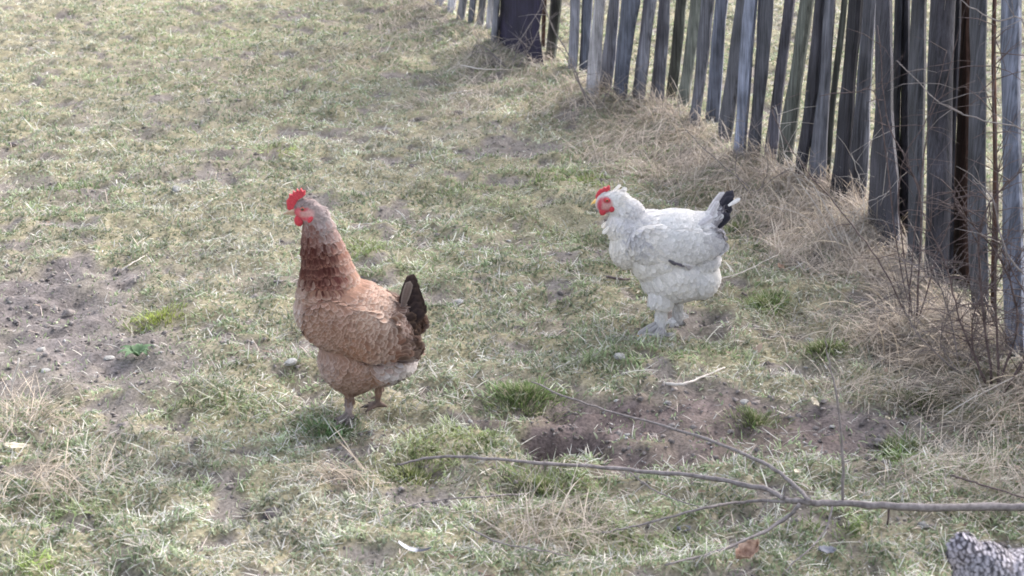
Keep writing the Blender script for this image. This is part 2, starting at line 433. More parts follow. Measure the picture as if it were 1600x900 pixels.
# ------------------------------------------------------------ dry long grass along the fence
def fence_point(s):
    """s in px-index space along FENCE polyline"""
    i = np.clip(np.floor(s).astype(int), 0, len(FENCE_A) - 2); t = (s - i)[:, None]
    return FENCE_A[i] * (1 - t) + FENCE_A[i + 1] * t
def fence_straw():
    n = 11000
    s = rng.uniform(1.0, len(FENCE_A) - 1.02, n)
    P2 = fence_point(s); i = np.clip(np.floor(s).astype(int), 0, len(FENCE_A) - 2)
    d = FENCE_A[i + 1] - FENCE_A[i]; d /= np.linalg.norm(d, axis=1)[:, None]
    nrm = np.stack([d[:, 1], -d[:, 0]], 1); nrm = np.where(nrm[:, :1] > 0, -nrm, nrm)      # to the hens' side (left)
    off = rng.gamma(1.6, .068, n) - .05
    dens = fbm(P2[:, 0] * 2.3, P2[:, 1] * 2.3, 3, 51)
    keep = rng.random(n) < np.clip((dens - .25) * 2.2, .08, 1)
    P2 = P2 + nrm * off[:, None]
    x = P2[keep, 0]; y = P2[keep, 1]; nn = nrm[keep]; n = len(x); z = height(x, y)
    cl = fbm(x * 5, y * 5, 2, 55)
    yaw = np.arctan2(nn[:, 1], nn[:, 0]) + rng.normal(0, 1.0, n) + (cl - .5) * 3
    L = rng.uniform(.05, .20, n) * (.45 + .9 * cl)
    m = rng.random(n)[:, None]
    C = np.array([.50, .43, .37]) * m + np.array([.30, .25, .22]) * (1 - m)
    C = np.where(rng.random(n)[:, None] < .25, np.array([.56, .47, .36]), C) * rng.uniform(.6, 1.25, n)[:, None]
    return np.stack([x, y, z], 1), L, rng.uniform(.0012, .0026, n) * (.7 + .12 * y), yaw, np.abs(rng.normal(.85, .4, n)), rng.uniform(.5, 1.5, n), C
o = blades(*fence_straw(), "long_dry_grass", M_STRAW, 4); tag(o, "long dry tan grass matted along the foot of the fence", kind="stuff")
# beds of straw lying further out from the fence
def straw_bed(px, py, rx, ry, n, L0, L1, col, seed):
    cx, cy, wx, wy = ell(px, py, rx, ry)
    r = np.sqrt(rng.random(n)); a = rng.uniform(0, 6.283, n)
    x = cx + wx * r * np.cos(a); y = cy + wy * r * np.sin(a)
    k = fence_dist(x, y) > -.02; x = x[k]; y = y[k]; r = r[k]; n = len(x)
    z = height(x, y) + rng.uniform(0, .05, n) * (1 - r)
    C = np.array(col)[None] * rng.uniform(.55, 1.35, n)[:, None]
    return np.stack([x, y, z], 1), rng.uniform(L0, L1, n), rng.uniform(.0011, .0022, n) * (.7 + .13 * y), rng.uniform(0, 6.28, n) * .55 + (fbm(x * 4, y * 4, 2, 66) * 9), np.abs(rng.normal(1.15, .3, n)), rng.uniform(0, 1.1, n), C
beds = [(760, 120, 90, 34, 1500), (900, 175, 90, 30, 900), (1000, 235, 110, 42, 2600), (1090, 285, 90, 36, 1800), (1200, 335, 80, 42, 2200), (1280, 390, 100, 60, 3400), (1370, 440, 60, 40, 1500), (640, 40, 70, 22, 900),
        (1440, 540, 90, 42, 2400), (1330, 520, 120, 30, 500), (1530, 640, 90, 50, 1200), (700, 170, 70, 25, 500), (560, 90, 90, 25, 400), (1500, 760, 130, 60, 700), (30, 660, 50, 26, 300), (60, 760, 110, 30, 400), (850, 820, 110, 34, 500), (380, 120, 90, 30, 350), (1380, 610, 120, 24, 400), (530, 740, 60, 14, 200)]
acc = [straw_bed(*b[:4], int(b[4] * .62), .04, .14, (.47, .405, .345) if b[0] > 600 else (.5, .42, .34), i) for i, b in enumerate(beds)]
acc = [np.concatenate([a[k] for a in acc]) for k in range(7)]
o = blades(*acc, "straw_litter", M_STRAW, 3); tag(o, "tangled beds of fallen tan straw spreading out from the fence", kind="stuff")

# ------------------------------------------------------------ fence
def wood_mat():
    m, t, o = new_mat("weathered_paling")
    tc = t.nodes.new("ShaderNodeTexCoord"); oi = t.nodes.new("ShaderNodeObjectInfo")
    ad = t.nodes.new("ShaderNodeVectorMath"); ad.operation = 'ADD'
    ml = t.nodes.new("ShaderNodeMath"); ml.operation = 'MULTIPLY'; ml.inputs[1].default_value = 31.7
    t.links.new(oi.outputs['Random'], ml.inputs[0]); t.links.new(tc.outputs['Object'], ad.inputs[0]); t.links.new(ml.outputs[0], ad.inputs[1])
    mp = t.nodes.new("ShaderNodeMapping"); mp.inputs['Scale'].default_value = (1, 1, .06); t.links.new(ad.outputs[0], mp.inputs[0])
    nz = t.nodes.new("ShaderNodeTexNoise"); nz.inputs['Scale'].default_value = 110; nz.inputs['Detail'].default_value = 6; nz.inputs['Roughness'].default_value = .7
    t.links.new(mp.outputs[0], nz.inputs['Vector'])
    n2 = t.nodes.new("ShaderNodeTexNoise"); n2.inputs['Scale'].default_value = 7; n2.inputs['Detail'].default_value = 5; t.links.new(ad.outputs[0], n2.inputs['Vector'])
    a = t.nodes.new("ShaderNodeAttribute"); a.attribute_type = 'OBJECT'; a.attribute_name = "tone"
    r = t.nodes.new("ShaderNodeMapRange"); r.inputs[1].default_value = .3; r.inputs[2].default_value = .7; r.inputs[3].default_value = .42; r.inputs[4].default_value = 1.55
    t.links.new(nz.outputs[0], r.inputs[0])
    r.inputs[3].default_value = .28; r.inputs[4].default_value = 2.0
    r2 = t.nodes.new("ShaderNodeMapRange"); r2.inputs[1].default_value = .3; r2.inputs[2].default_value = .7; r2.inputs[3].default_value = .55; r2.inputs[4].default_value = 1.5
    t.links.new(n2.outputs[0], r2.inputs[0])
    mu = t.nodes.new("ShaderNodeMath"); mu.operation = 'MULTIPLY'; t.links.new(r.outputs[0], mu.inputs[0]); t.links.new(r2.outputs[0], mu.inputs[1])
    vm = t.nodes.new("ShaderNodeVectorMath"); vm.operation = 'SCALE'; t.links.new(a.outputs['Color'], vm.inputs[0]); t.links.new(mu.outputs[0], vm.inputs['Scale'])
    p = t.nodes.new("ShaderNodeBsdfPrincipled"); p.inputs['Roughness'].default_value = .85; p.inputs['Specular IOR Level'].default_value = .25
    t.links.new(vm.outputs[0], p.inputs['Base Color'])
    b = t.nodes.new("ShaderNodeBump"); b.inputs['Strength'].default_value = .8; b.inputs['Distance'].default_value = .006
    t.links.new(nz.outputs[0], b.inputs['Height']); t.links.new(b.outputs[0], p.inputs['Normal'])
    t.links.new(p.outputs[0], o.inputs[0]); return m
M_WOOD = wood_mat()
fence = empty("paling_fence", gnd(1240, 302), "old leaning fence of weathered grey split palings running up to the right of the hens", "fence")
FO = fence.location.copy()
def seg_dir(p):
    d = np.hypot(FENCE_A[:-1, 0] / 2 + FENCE_A[1:, 0] / 2 - p.x, FENCE_A[:-1, 1] / 2 + FENCE_A[1:, 1] / 2 - p.y); i = int(np.argmin(d))
    a = FENCE[max(i - 1, 0)]; b = FENCE[min(i + 2, len(FENCE) - 1)]; return (b - a).normalized()
def picket(xb0, xb1, yb, xt0, xt1, tone, depth=0.0, flare=0, top=1.35, yt=0, label=None, name="picket", thick=.016, round_=.5):
    """a split paling surveyed by its foot (xb0..xb1 at yb) and where it leaves the frame (xt0..xt1 at yt)"""
    pb = gnd((xb0 + xb1) / 2, yb); d = seg_dir(pb); n = Vector((d.y, -d.x, 0)).normalized()
    if n.x > 0: n = -n                     # towards the hens
    pb = pb - n * depth
    L0 = at_plane(xb0, yb, pb, n); R0 = at_plane(xb1, yb, pb, n); L1 = at_plane(xt0, yt, pb, n); R1 = at_plane(xt1, yt, pb, n)
    cb = (L0 + R0) / 2; ct = (L1 + R1) / 2
    vd = Vector((pb.x, pb.y, 0)).normalized(); sn = abs(vd.x * d.y - vd.y * d.x); cs = math.sqrt(1 - sn * sn)
    wide = 1.12 if xb0 < 1180 else 1.15
    hpb = (R0 - L0).length * sn / 2 * wide          # half widths as seen; the paling is turned away from the eye
    hpt = (R1 - L1).length * sn / 2 * wide
    thick = min(thick, .46 * hpb)
    if round_ > .7: thick = .75 * hpb
    wb = max((hpb - thick * cs) / sn, .6 * thick); wt = max((hpt - thick * cs) / sn, .6 * thick)
    side_ = d if d.x > 0 else -d
    axis_ = (ct - cb); 
    if axis_.z < .05: axis_ = Vector((0, 0, .3))
    lean = axis_ / axis_.z
    lean += side_ * random.uniform(-.035, .035)
    lean.x = max(min(lean.x, .35), -.35); lean.y = max(min(lean.y, .35), -.35)
    wt = max(min(wt, wb * 1.4), wb * .7)
    zs = [-.12, .0, .07, .15, .23, .31, .40, .48, .56, .64, .72, .9, 1.1, top - .05, top]
    K = 9; V = []
    sx = random.uniform(-.006, .006); ph = random.uniform(0, 6); tw = random.uniform(-.5, .5)
    hb = hz(cb.x, cb.y)
    side = d if d.x > 0 else -d
    prof = [random.uniform(.75, 1.1) for _ in range(K)]
    for zi, z in enumerate(zs):
        c = Vector((cb.x, cb.y, 0)) + Vector((lean.x * z, lean.y * z, z + hb))
        c += side * (math.sin(z * 4.5 + ph) * .010 + math.sin(z * 11 + ph * 3) * .004)
        t = min(max(z / .8, 0), 1)
        wd = wb * (1 - t) + wt * t
        if flare: wd *= 1 + flare * math.exp(-((z - .12) / .17) ** 2)
        wd *= 1 + .09 * math.sin(z * 9 + ph * 2) + .05 * math.sin(z * 23 + ph) + random.uniform(-.08, .08)
        if z == top: wd *= .6
        for k in range(K):
            an = math.pi * 2 * k / K + tw * .3
            cx = math.cos(an); sy = math.sin(an)
            cx = math.copysign(abs(cx) ** .75, cx); sy = math.copysign(abs(sy) ** .75, sy)
            V.append(c + side * (cx * wd * (1 + .08 * (prof[k] - 1))) + n * (sy * thick * prof[k]) - FO)
    Fc = []
    for i in range(len(zs) - 1):
        for k in range(K):
            k2 = (k + 1) % K; Fc.append((i * K + k, i * K + k2, (i + 1) * K + k2, (i + 1) * K + k))
    Fc.append(tuple(range(K - 1, -1, -1))); Fc.append(tuple(range((len(zs) - 1) * K, len(zs) * K)))
    o = mesh_obj(name, V, Fc, M_WOOD, fence)
    bm = bmesh.new(); bm.from_mesh(o.data); bmesh.ops.recalc_face_normals(bm, faces=bm.faces)
    for e in bm.edges:
        e.smooth = e.calc_face_angle(0) < 0.75
    bm.to_mesh(o.data); bm.free()
    o["tone"] = tone
    if label: o['label'] = label
    return o
GR = (.105, .105, .125); GD = (.065, .062, .078); GP = (.23, .22, .235); GG = (.10, .105, .095); BR = (.105, .055, .042); BL = (.13, .14, .185); DK = (.035, .03, .04)
PK = [(590, 604, -14, 610, 624, GP), (612, 626, -6, 630, 643, GP), (634, 648, 4, 650, 664, GP), (655, 668, 12, 668, 682, GP), (675, 688, 22, 686, 700, GP),
      (697, 712, 32, 703, 718, GP), (714, 727, 42, 720, 733, GP), (729, 741, 46, 734, 747, GR), (742, 756, 48, 747, 762, GP), (757, 768, 60, 762, 774, GP),
      (764, 776, 82, 770, 782, GR), (845, 853, 80, 848, 857, BR), (852, 872, 100, 859, 885, GG), (885, 903, 126, 889, 908, GR), (902, 921, 130, 906, 928, BL),
      (915, 937, 165, 933, 951, GP), (934, 955, 160, 950, 967, GR), (955, 984, 170, 974, 1004, BL), (986, 1010, 176, 1006, 1030, GR), (1013, 1037, 172, 1030, 1051, GR),
      (1037, 1055, 172, 1053, 1076, GG), (1056, 1075, 176, 1076, 1102, GG), (1072, 1093, 212, 1100, 1126, GR), (1098, 1122, 205, 1124, 1146, BL), (1121, 1144, 232, 1149, 1178, GR),
      (1139, 1163, 266, 1166, 1190, BL), (1163, 1186, 268, 1185, 1217, GR), (1189, 1211, 272, 1222, 1243, GD), (1211, 1237, 288, 1246, 1272, GG), (1239, 1260, 310, 1271, 1291, GD),
      (1259, 1284, 314, 1289, 1314, GR), (1293, 1320, 330, 1321, 1346, GD), (1320, 1348, 336, 1346, 1370, GR), (1360, 1398, 392, 1372, 1398, GD), (1400, 1418, 405, 1406, 1423, GD),
      (1411, 1440, 442, 1419, 1448, GR), (1437, 1479, 478, 1447, 1491, GD), (1482, 1512, 480, 1488, 1516, BR), (1513, 1543, 528, 1516, 1549, GR), (1542, 1551, 545, 1551, 1558, BR), (1566, 1606, 580, 1562, 1600, BL),
      (1388, 1404, 400, 1396, 1409, GR), (1469, 1488, 482, 1484, 1498, GD), (1284, 1296, 322, 1312, 1322, GG), (1610, 1650, 615, 1608, 1644, GR), (1655, 1690, 655, 1654, 1686, GD), (1700, 1742, 700, 1696, 1734, GR), (1748, 1790, 745, 1742, 1780, BL), (1797, 1840, 790, 1790, 1830, GD)]
for k, (a, b, yb, c, d_, tone) in enumerate(PK):
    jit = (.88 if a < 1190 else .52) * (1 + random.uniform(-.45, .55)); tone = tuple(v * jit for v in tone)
    fl = 1.1 if a == 1360 else (.25 if random.random() < .25 else 0)
    dp = .035 if a in (1344, 1388, 1469, 1218, 1500, 1284, 1482, 1400, 1542, 1320, 1037) else random.uniform(-.008, .012)
    lb = {1482: "reddish brown paling set behind the grey ones", 1437: "thick rounded dark post", 1360: "paling with a swollen foot", 845: "narrow brown paling beside the black board"}.get(a)
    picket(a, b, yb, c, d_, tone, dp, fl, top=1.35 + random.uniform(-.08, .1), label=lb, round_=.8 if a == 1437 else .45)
# wide black board fixed across the far part of the fence
picket(772, 843, 92, 780, 849, (.016, .013, .028), -.03, 0, top=1.15, label="wide black board nailed over the palings", name="board", thick=.012, round_=.1)
# upper rail behind the palings
rp = [Vector((p.x, p.y, 1.0 + hz(p.x, p.y))) + Vector((.06, .02, 0)) for p in FENCE[1:-1]]
Vt, Ft = tube(rp, .032, .028, 8, .1); o = mesh_obj("rail", [v - FO for v in Vt], Ft, M_WOOD, fence); o["tone"] = GR

# ------------------------------------------------------------ twigs and branches
def stick(name, pts, r0, r1, mat, parent, origin, n=16, jit=.0015, sides=6):
    P = curve_pts(pts, n, jit); Vt, Ft = tube(P, r0, r1, sides, .12)
    return mesh_obj(name, [v - origin for v in Vt], Ft, mat, parent)
def P3(px, py, up): return on(px, py, up)
bo = P3(1420, 792, .0)
br = empty("bare_branch", bo, "long bare grey branch with forking twigs held low over the grass at lower right", "branch")
trunk_pts = [P3(1720, 800, .06), P3(1600, 792, .05), P3(1450, 793, .06), P3(1320, 787, .06), P3(1262, 785, .06), P3(1228, 782, .06)]
stick("stem", trunk_pts, .0085, .0055, M_TWIG, br, bo, 30)
stick("twig", [P3(1228, 780, .06), P3(1190, 763, .06), P3(1100, 745, .05), P3(1000, 736, .05), P3(900, 727, .05), P3(800, 720, .06), P3(700, 713, .04), P3(655, 718, .03), P3(620, 727, .02)], .0055, .0022, M_TWIG, br, bo, 40)
stick("twig", [P3(1264, 783, .06), P3(1235, 752, .06), P3(1190, 722, .08), P3(1120, 692, .09), P3(1040, 666, .10), P3(960, 645, .10), P3(890, 622, .10), P3(830, 596, .09)], .0045, .0016, M_TWIG, br, bo, 36)
stick("twig", [P3(1250, 788, .06), P3(1225, 812, .04), P3(1170, 842, .03), P3(1110, 865, .03), P3(1040, 882, .02)], .0042, .0018, M_TWIG, br, bo, 24)
stick("twig", [P3(1235, 784, .06), P3(1170, 784, .04), P3(1100, 793, .04), P3(1010, 818, .03), P3(940, 832, .02)], .0036, .0014, M_TWIG, br, bo, 24)
b0 = P3(1317, 787, .06)
def rise(base, px, py):      # point above the base seen at a pixel, in the vertical plane facing the camera
    return at_plane(px, py, base, Vector((0, 1, 0)))
stick("twig", [b0, rise(b0, 1317, 720), rise(b0, 1312, 650), rise(b0, 1303, 600), rise(b0, 1293, 556), rise(b0, 1290, 525)], .0032, .0012, M_TWIG, br, bo, 24)
stick("twig", [P3(1225, 780, .06), rise(P3(1225, 780, .06), 1227, 755)], .0016, .001, M_TWIG, br, bo, 4)
stick("twig", [P3(1300, 790, .06), P3(1290, 830, .03), P3(1250, 870, .02), P3(1215, 905, .01)], .002, .001, M_TWIG, br, bo, 14)
stick("twig", [P3(1390, 795, .04), P3(1385, 822, .0)], .0028, .002, M_TWIGD, br, bo, 4)
def lone(label, pts, r0, r1, mat, up=.02, name="fallen_twig", cat="twig", n=16, group=None):
    p0 = P3(*pts[0], 0); e = [P3(a, b, up + (.012 if 0 < i < len(pts) - 1 else 0)) for i, (a, b) in enumerate(pts)]
    o = stick(name, e, r0, r1, mat, None, p0, n, .0012); o.location = p0
    return tag(o, label, cat, group)
lone("thin pale twig curving across the grass left of the long branch", [(825, 771), (760, 776), (690, 781), (640, 790), (598, 806)], .0018, .0008, M_TWIG)
lone("thin grey twig lying in the bottom grass below the long branch", [(735, 826), (780, 848), (830, 857), (895, 870)], .002, .001, M_TWIG)
lone("short dark twig lying in the turf at the white hen's breast", [(948, 432), (968, 436), (984, 436)], .004, .003, M_TWIGD, .008)
lone("flat pale strip of bark lying on the grass above the bare scrape", [(1030, 598), (1062, 601), (1085, 594), (1132, 574)], .0045, .002, M_TWIGP, .012, "bark_strip", "bark")
lone("long thin pale stalk slanting from the fence foot over the scraped soil", [(1600, 580), (1560, 602), (1520, 622), (1475, 650)], .0016, .001, M_TWIGP, .04, "dry_stalk", "stalk")
lone("thin pale stalk slanting out of the straw behind the white hen", [(1122, 437), (1160, 425), (1215, 398)], .002, .001, M_TWIGP, .03, "dry_stalk", "stalk")
lone("pale straw stalk on the grey soil patch at far left", [(190, 422), (205, 412), (226, 400)], .002, .0012, M_TWIGP, .02, "dry_stalk", "stalk")
lone("thin arched twig crossing the grass under the long branch", [(980, 735), (1030, 770), (1100, 795)], .0018, .001, M_TWIG, .03)
lone("dark bent twig in the grass at the right edge", [(1485, 742), (1530, 756), (1600, 778)], .0022, .0015, M_TWIGD, .05)
lone("long pale straw on the turf beside the black board's foot", [(722, 102), (755, 108), (800, 108)], .0035, .002, M_TWIGP, .03, "dry_stalk", "stalk")
lone("long pale straw lying farther left than the one by the black board", [(700, 148), (722, 143), (738, 141)], .0035, .002, M_TWIGP, .02, "dry_stalk", "stalk")
p0 = P3(18, 622, 0)
st = empty("dry_stalk", p0, "broken pale stalk standing upright at the left edge", "stalk")
stick("stem", [p0, rise(p0, 20, 600), rise(p0, 30, 560)], .003, .0022, M_TWIGP, st, p0, 8)
stick("side_stem", [rise(p0, 22, 600), rise(p0, 12, 586)], .002, .0018, M_TWIGP, st, p0, 4)

# bare brambles and saplings in front of the fence: px paths given at a stated distance in front of the palings
def fplane(px_base, py_base, pts):
    b = on(px_base, py_base); return b, [at_plane(a, c, b, Vector((.25, 1, 0)).normalized()) for a, c in pts]
def shrub(label, base, canes, mats, rad, name="bare_shrub", twigs=10, group="bare shrubs along the fence"):
    b = on(*base); e = empty(name, b, label, "shrub", group)
    tv, tf = [], []
    for c in canes:
        _, P = fplane(base[0], base[1], c)
        r = rad * random.uniform(.7, 1.2)
        stick("cane", P, r, r * .4, mats, e, b, 20, .002)
        Q = curve_pts(P, 20)
        for _ in range(twigs):
            q = random.choice(Q[3:]); L = random.uniform(.03, .13); a = random.uniform(0, 6.28)
            dv = Vector((math.cos(a), .3 * math.sin(a * 2), math.sin(a) * .8 + .2)) * L
            vt, ft = tube([q, q + dv * .5 + Vector((0, 0, .006)), q + dv], r * .4, r * .15, 4)
            k = len(tv); tv += [v - b for v in vt]; tf += [tuple(i + k for i in f) for f in ft]
    if tv:
        o = mesh_obj("side_twigs", tv, tf, mats, e); o['kind'] = 'stuff'
    return e
shrub("thin bare shrub whose white topped branch crosses the upper right corner", (1690, 700), [[(1690, 700), (1660, 400), (1610, 60), (1560, 33), (1515, 10), (1480, -20)], [(1690, 690), (1650, 300), (1600, 205), (1540, 190), (1470, 160), (1400, 95)],
      [(1690, 700), (1640, 480), (1575, 400), (1550, 310), (1520, 280)]], M_TWIG, .0026, twigs=9)
shrub("dark leafless bramble arching in front of the thick dark post", (1430, 520), [[(1420, 520), (1425, 400), (1450, 200), (1475, 140), (1495, 60)], [(1430, 520), (1405, 330), (1412, 250), (1450, 180), (1480, 80)], [(1430, 520), (1400, 380), (1372, 160), (1330, 145), (1280, 150)],
      [(1430, 520), (1440, 330), (1415, 250), (1385, 180), (1372, 40)], [(1430, 520), (1470, 380), (1500, 330), (1520, 300)], [(1430, 520), (1380, 420), (1330, 350), (1240, 240), (1205, 170)]], M_TWIGD, .0024, twigs=14)
shrub("tangled dark bramble at the foot of the bluish paling at the right edge", (1560, 600), [[(1560, 600), (1555, 450), (1560, 300), (1552, 150), (1556, 40)], [(1550, 600), (1530, 420), (1540, 330), (1600, 260)], [(1560, 600), (1590, 500), (1560, 400), (1500, 330), (1490, 300)],
      [(1540, 600), (1500, 500), (1480, 420), (1440, 330)], [(1570, 610), (1620, 520), (1580, 420), (1540, 345)], [(1540, 595), (1520, 540), (1530, 470), (1600, 400)], [(1565, 620), (1640, 480), (1600, 360)]], M_TWIGD, .0028, twigs=45)
shrub("small bare bramble with pale canes in the straw left of the swollen paling", (1320, 400), [[(1320, 400), (1280, 330), (1230, 250), (1212, 165)], [(1325, 400), (1300, 340), (1270, 290), (1225, 240)], [(1320, 400), (1340, 330), (1390, 300)], [(1310, 405), (1290, 360), (1240, 330), (1190, 320)], [(1320, 400), (1350, 350), (1345, 290), (1330, 240)]], M_TWIGP, .002, twigs=14)
shrub("dry bramble stems leaning on the palings behind the white hen", (1180, 300), [[(1180, 300), (1120, 250), (1070, 200), (1060, 160)], [(1185, 300), (1200, 260), (1180, 200), (1130, 180)], [(1180, 300), (1240, 260), (1290, 250)], [(1175, 305), (1150, 270), (1160, 220), (1190, 190)]], M_TWIG, .002, twigs=12)
shrub("brown weedy stems leaning from the black board to the pale paling", (930, 175), [[(925, 180), (890, 90), (862, 40), (845, -10)], [(935, 175), (905, 130), (878, 80), (850, 60)], [(940, 170), (950, 145), (985, 115), (1012, 98)]], M_TWIG, .0032, twigs=8)
shrub("leafless stems sprouting at the foot of the black board", (800, 105), [[(800, 105), (815, 60), (840, 20), (850, -10)], [(790, 105), (770, 80), (800, 60), (830, 75)], [(810, 105), (830, 70), (845, 40)], [(790, 104), (750, 70), (733, 92)]], M_TWIG, .003, twigs=12)
shrub("grey bramble thicket at the lowest fence foot", (1500, 585), [[(1500, 585), (1450, 540), (1420, 500), (1400, 440)], [(1500, 585), (1480, 480), (1455, 430), (1400, 400)], [(1505, 585), (1540, 500), (1505, 440)], [(1510, 590), (1525, 520), (1580, 470)], [(1500, 585), (1470, 530), (1500, 470), (1560, 440)], [(1520, 600), (1560, 560), (1590, 520)]], M_TWIG, .0022, twigs=60)

# ------------------------------------------------------------ hens
def ellipsoid(c, ra, rb, ry, ang, n=18, m=12):
    V = [];
    ca, sa = math.cos(ang), math.sin(ang)
    for i in range(m + 1):
        ph = math.pi * i / m
        for k in range(n):
            th = 2 * math.pi * k / n
            x = ra * math.cos(ph); r = math.sin(ph); z = rb * r * math.cos(th); y = ry * r * math.sin(th)
            V.append((c[0] + x * ca - z * sa, c[1] + y, c[2] + x * sa + z * ca))
    Fc = []
    for i in range(m):
        for k in range(n):
            k2 = (k + 1) % n; Fc.append((i * n + k, i * n + k2, (i + 1) * n + k2, (i + 1) * n + k))
    return V, Fc
def union_mesh(parts, voxel, smooth_it):
    V = []; Fc = []
    for v, f in parts:
        k = len(V); V += [tuple(a) for a in v]; Fc += [tuple(i + k for i in q) for q in f]
    bm = bmesh.new()
    vs = [bm.verts.new(v) for v in V]
    for f in Fc:
        try: bm.faces.new([vs[i] for i in f])
        except ValueError: pass
    bmesh.ops.remove_doubles(bm, verts=bm.verts, dist=1e-6)
    bmesh.ops.recalc_face_normals(bm, faces=bm.faces)
    me = bpy.data.meshes.new("tmp"); bm.to_mesh(me); bm.free()
    o = bpy.data.objects.new("tmp", me); COL.objects.link(o)
    r = o.modifiers.new("r", 'REMESH'); r.mode = 'VOXEL'; r.voxel_size = voxel
    s = o.modifiers.new("s", 'SMOOTH'); s.factor = .6; s.iterations = smooth_it * 2
    dg = bpy.context.evaluated_depsgraph_get(); out = bpy.data.meshes.new_from_object(o.evaluated_get(dg))
    bpy.data.objects.remove(o); bpy.data.meshes.remove(me); return out

class Frame:
    """survey frame of one hen: pixels of the photograph to metres about the hen's own foot point"""
    def __init__(s, px0, py0, flip=False):
        s.px0, s.py0 = px0, py0; s.o = on(px0, py0); dep = s.o.y * CP + (CAM_H - s.o.z) * SP
        s.S = F_PX / dep; s.c = math.cos(math.atan2(CAM_H - .2, s.o.y))
    def p(s, px, py, y=0): return Vector(((px - s.px0) / s.S, y / s.S, (s.py0 - py) / (s.S * s.c)))
    def inv(s, x, z): return x * s.S + s.px0, s.py0 - z * s.S * s.c

TONE = .56
def field(ctrl, px, py, side=None):
    """inverse-distance blend of hand-set controls: flow, length, width, centre and edge colour"""
    P = np.array([c[:2] for c in ctrl], float); A = np.array([list(c[2]) + [c[3], c[4]] + list(c[5]) + list(c[6]) for c in ctrl], float)
    A[:, 4:] *= TONE
    if TONE < .7:
        k = np.where(P[:, :1] < 575, .85, 1.0); A[:, 7:] = A[:, 7:] * k + A[:, 4:7] * (1 - k); A[:, 4:7] *= .88; A[:, 5] *= .93; A[:, 6] *= .95; A[:, 8] *= .97
    else: A[:, 7:] = A[:, 7:] * .55 + A[:, 4:7] * .45
    d2 = (px[:, None] - P[None, :, 0]) ** 2 + (py[:, None] - P[None, :, 1]) ** 2 + 9
    w = d2 ** -1.7; w /= w.sum(1)[:, None]
    return w @ A

def feather_mesh(P, N, T, L, W, Cc, Ce, lift, curl=.25, bars=0, rows=6, tipround=True, jitc=.12):
    """many feathers in one mesh: P roots, N surface normals, T flow directions"""
    n = len(P)
    B = np.cross(N, T); B /= np.linalg.norm(B, axis=1)[:, None] + 1e-9
    ts = np.linspace(0, 1, rows)
    prof = np.sqrt(np.clip(1 - (np.abs(ts - .55) / .5) ** 2.4, 0.02, 1)) if tipround else np.clip(np.sin(np.pi * (ts * .82 + .12)), .05, 1) ** .8
    prof[0] = .3
    rowsV = []; rowsC = []
    jc = (1 + rng.normal(0, jitc * .8, n))[:, None]
    us = (-1, -.62, 0, .62, 1)
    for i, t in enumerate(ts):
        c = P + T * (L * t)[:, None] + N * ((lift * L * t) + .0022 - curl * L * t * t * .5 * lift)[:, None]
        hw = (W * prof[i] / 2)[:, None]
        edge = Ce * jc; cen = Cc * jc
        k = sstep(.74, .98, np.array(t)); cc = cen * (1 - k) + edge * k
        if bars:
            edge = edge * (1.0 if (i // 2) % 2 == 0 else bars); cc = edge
        for u in us:
            rowsV.append(c - B * hw * u - N * (W * prof[i] * .08 * abs(u) ** 2)[:, None])
            rowsC.append(edge if abs(u) == 1 else cc)
    nc = len(us); m = rows * nc
    V = np.stack(rowsV, 1).reshape(-1, 3); C = np.clip(np.stack(rowsC, 1).reshape(-1, 3), .004, .92)
    fc = []
    for i in range(rows - 1):
        for k in range(nc - 1): fc.append((i * nc + k, i * nc + k + 1, (i + 1) * nc + k + 1, (i + 1) * nc + k))
    fl = ((np.arange(n) * m)[:, None, None] + np.array(fc)[None]).ravel()
    return V, fl, np.full(n * len(fc), 4), C

def surf_samples(me, spacing, seed):
    """roughly even points over a mesh: face centres in random order, thinned on a hash grid"""
    nf = len(me.polygons); c = np.empty(nf * 3, np.float32); nn = np.empty(nf * 3, np.float32)
    me.polygons.foreach_get('center', c); me.polygons.foreach_get('normal', nn)
    c = c.reshape(-1, 3).astype(float); nn = nn.reshape(-1, 3).astype(float)
    q_, _ = np.linalg.qr(np.random.default_rng(3).normal(size=(3, 3))); cr_ = c @ q_        # skewed cells: no rows
    order = np.random.default_rng(seed).permutation(nf); taken = {}; out = []
    for i in order:
        p = c[i]; sp = spacing(p) if callable(spacing) else spacing
        k = tuple((cr_[i] // sp).astype(int))
        if k in taken: continue
        taken[k] = 1; out.append(i)
    out = np.array(out); return c[out], nn[out]

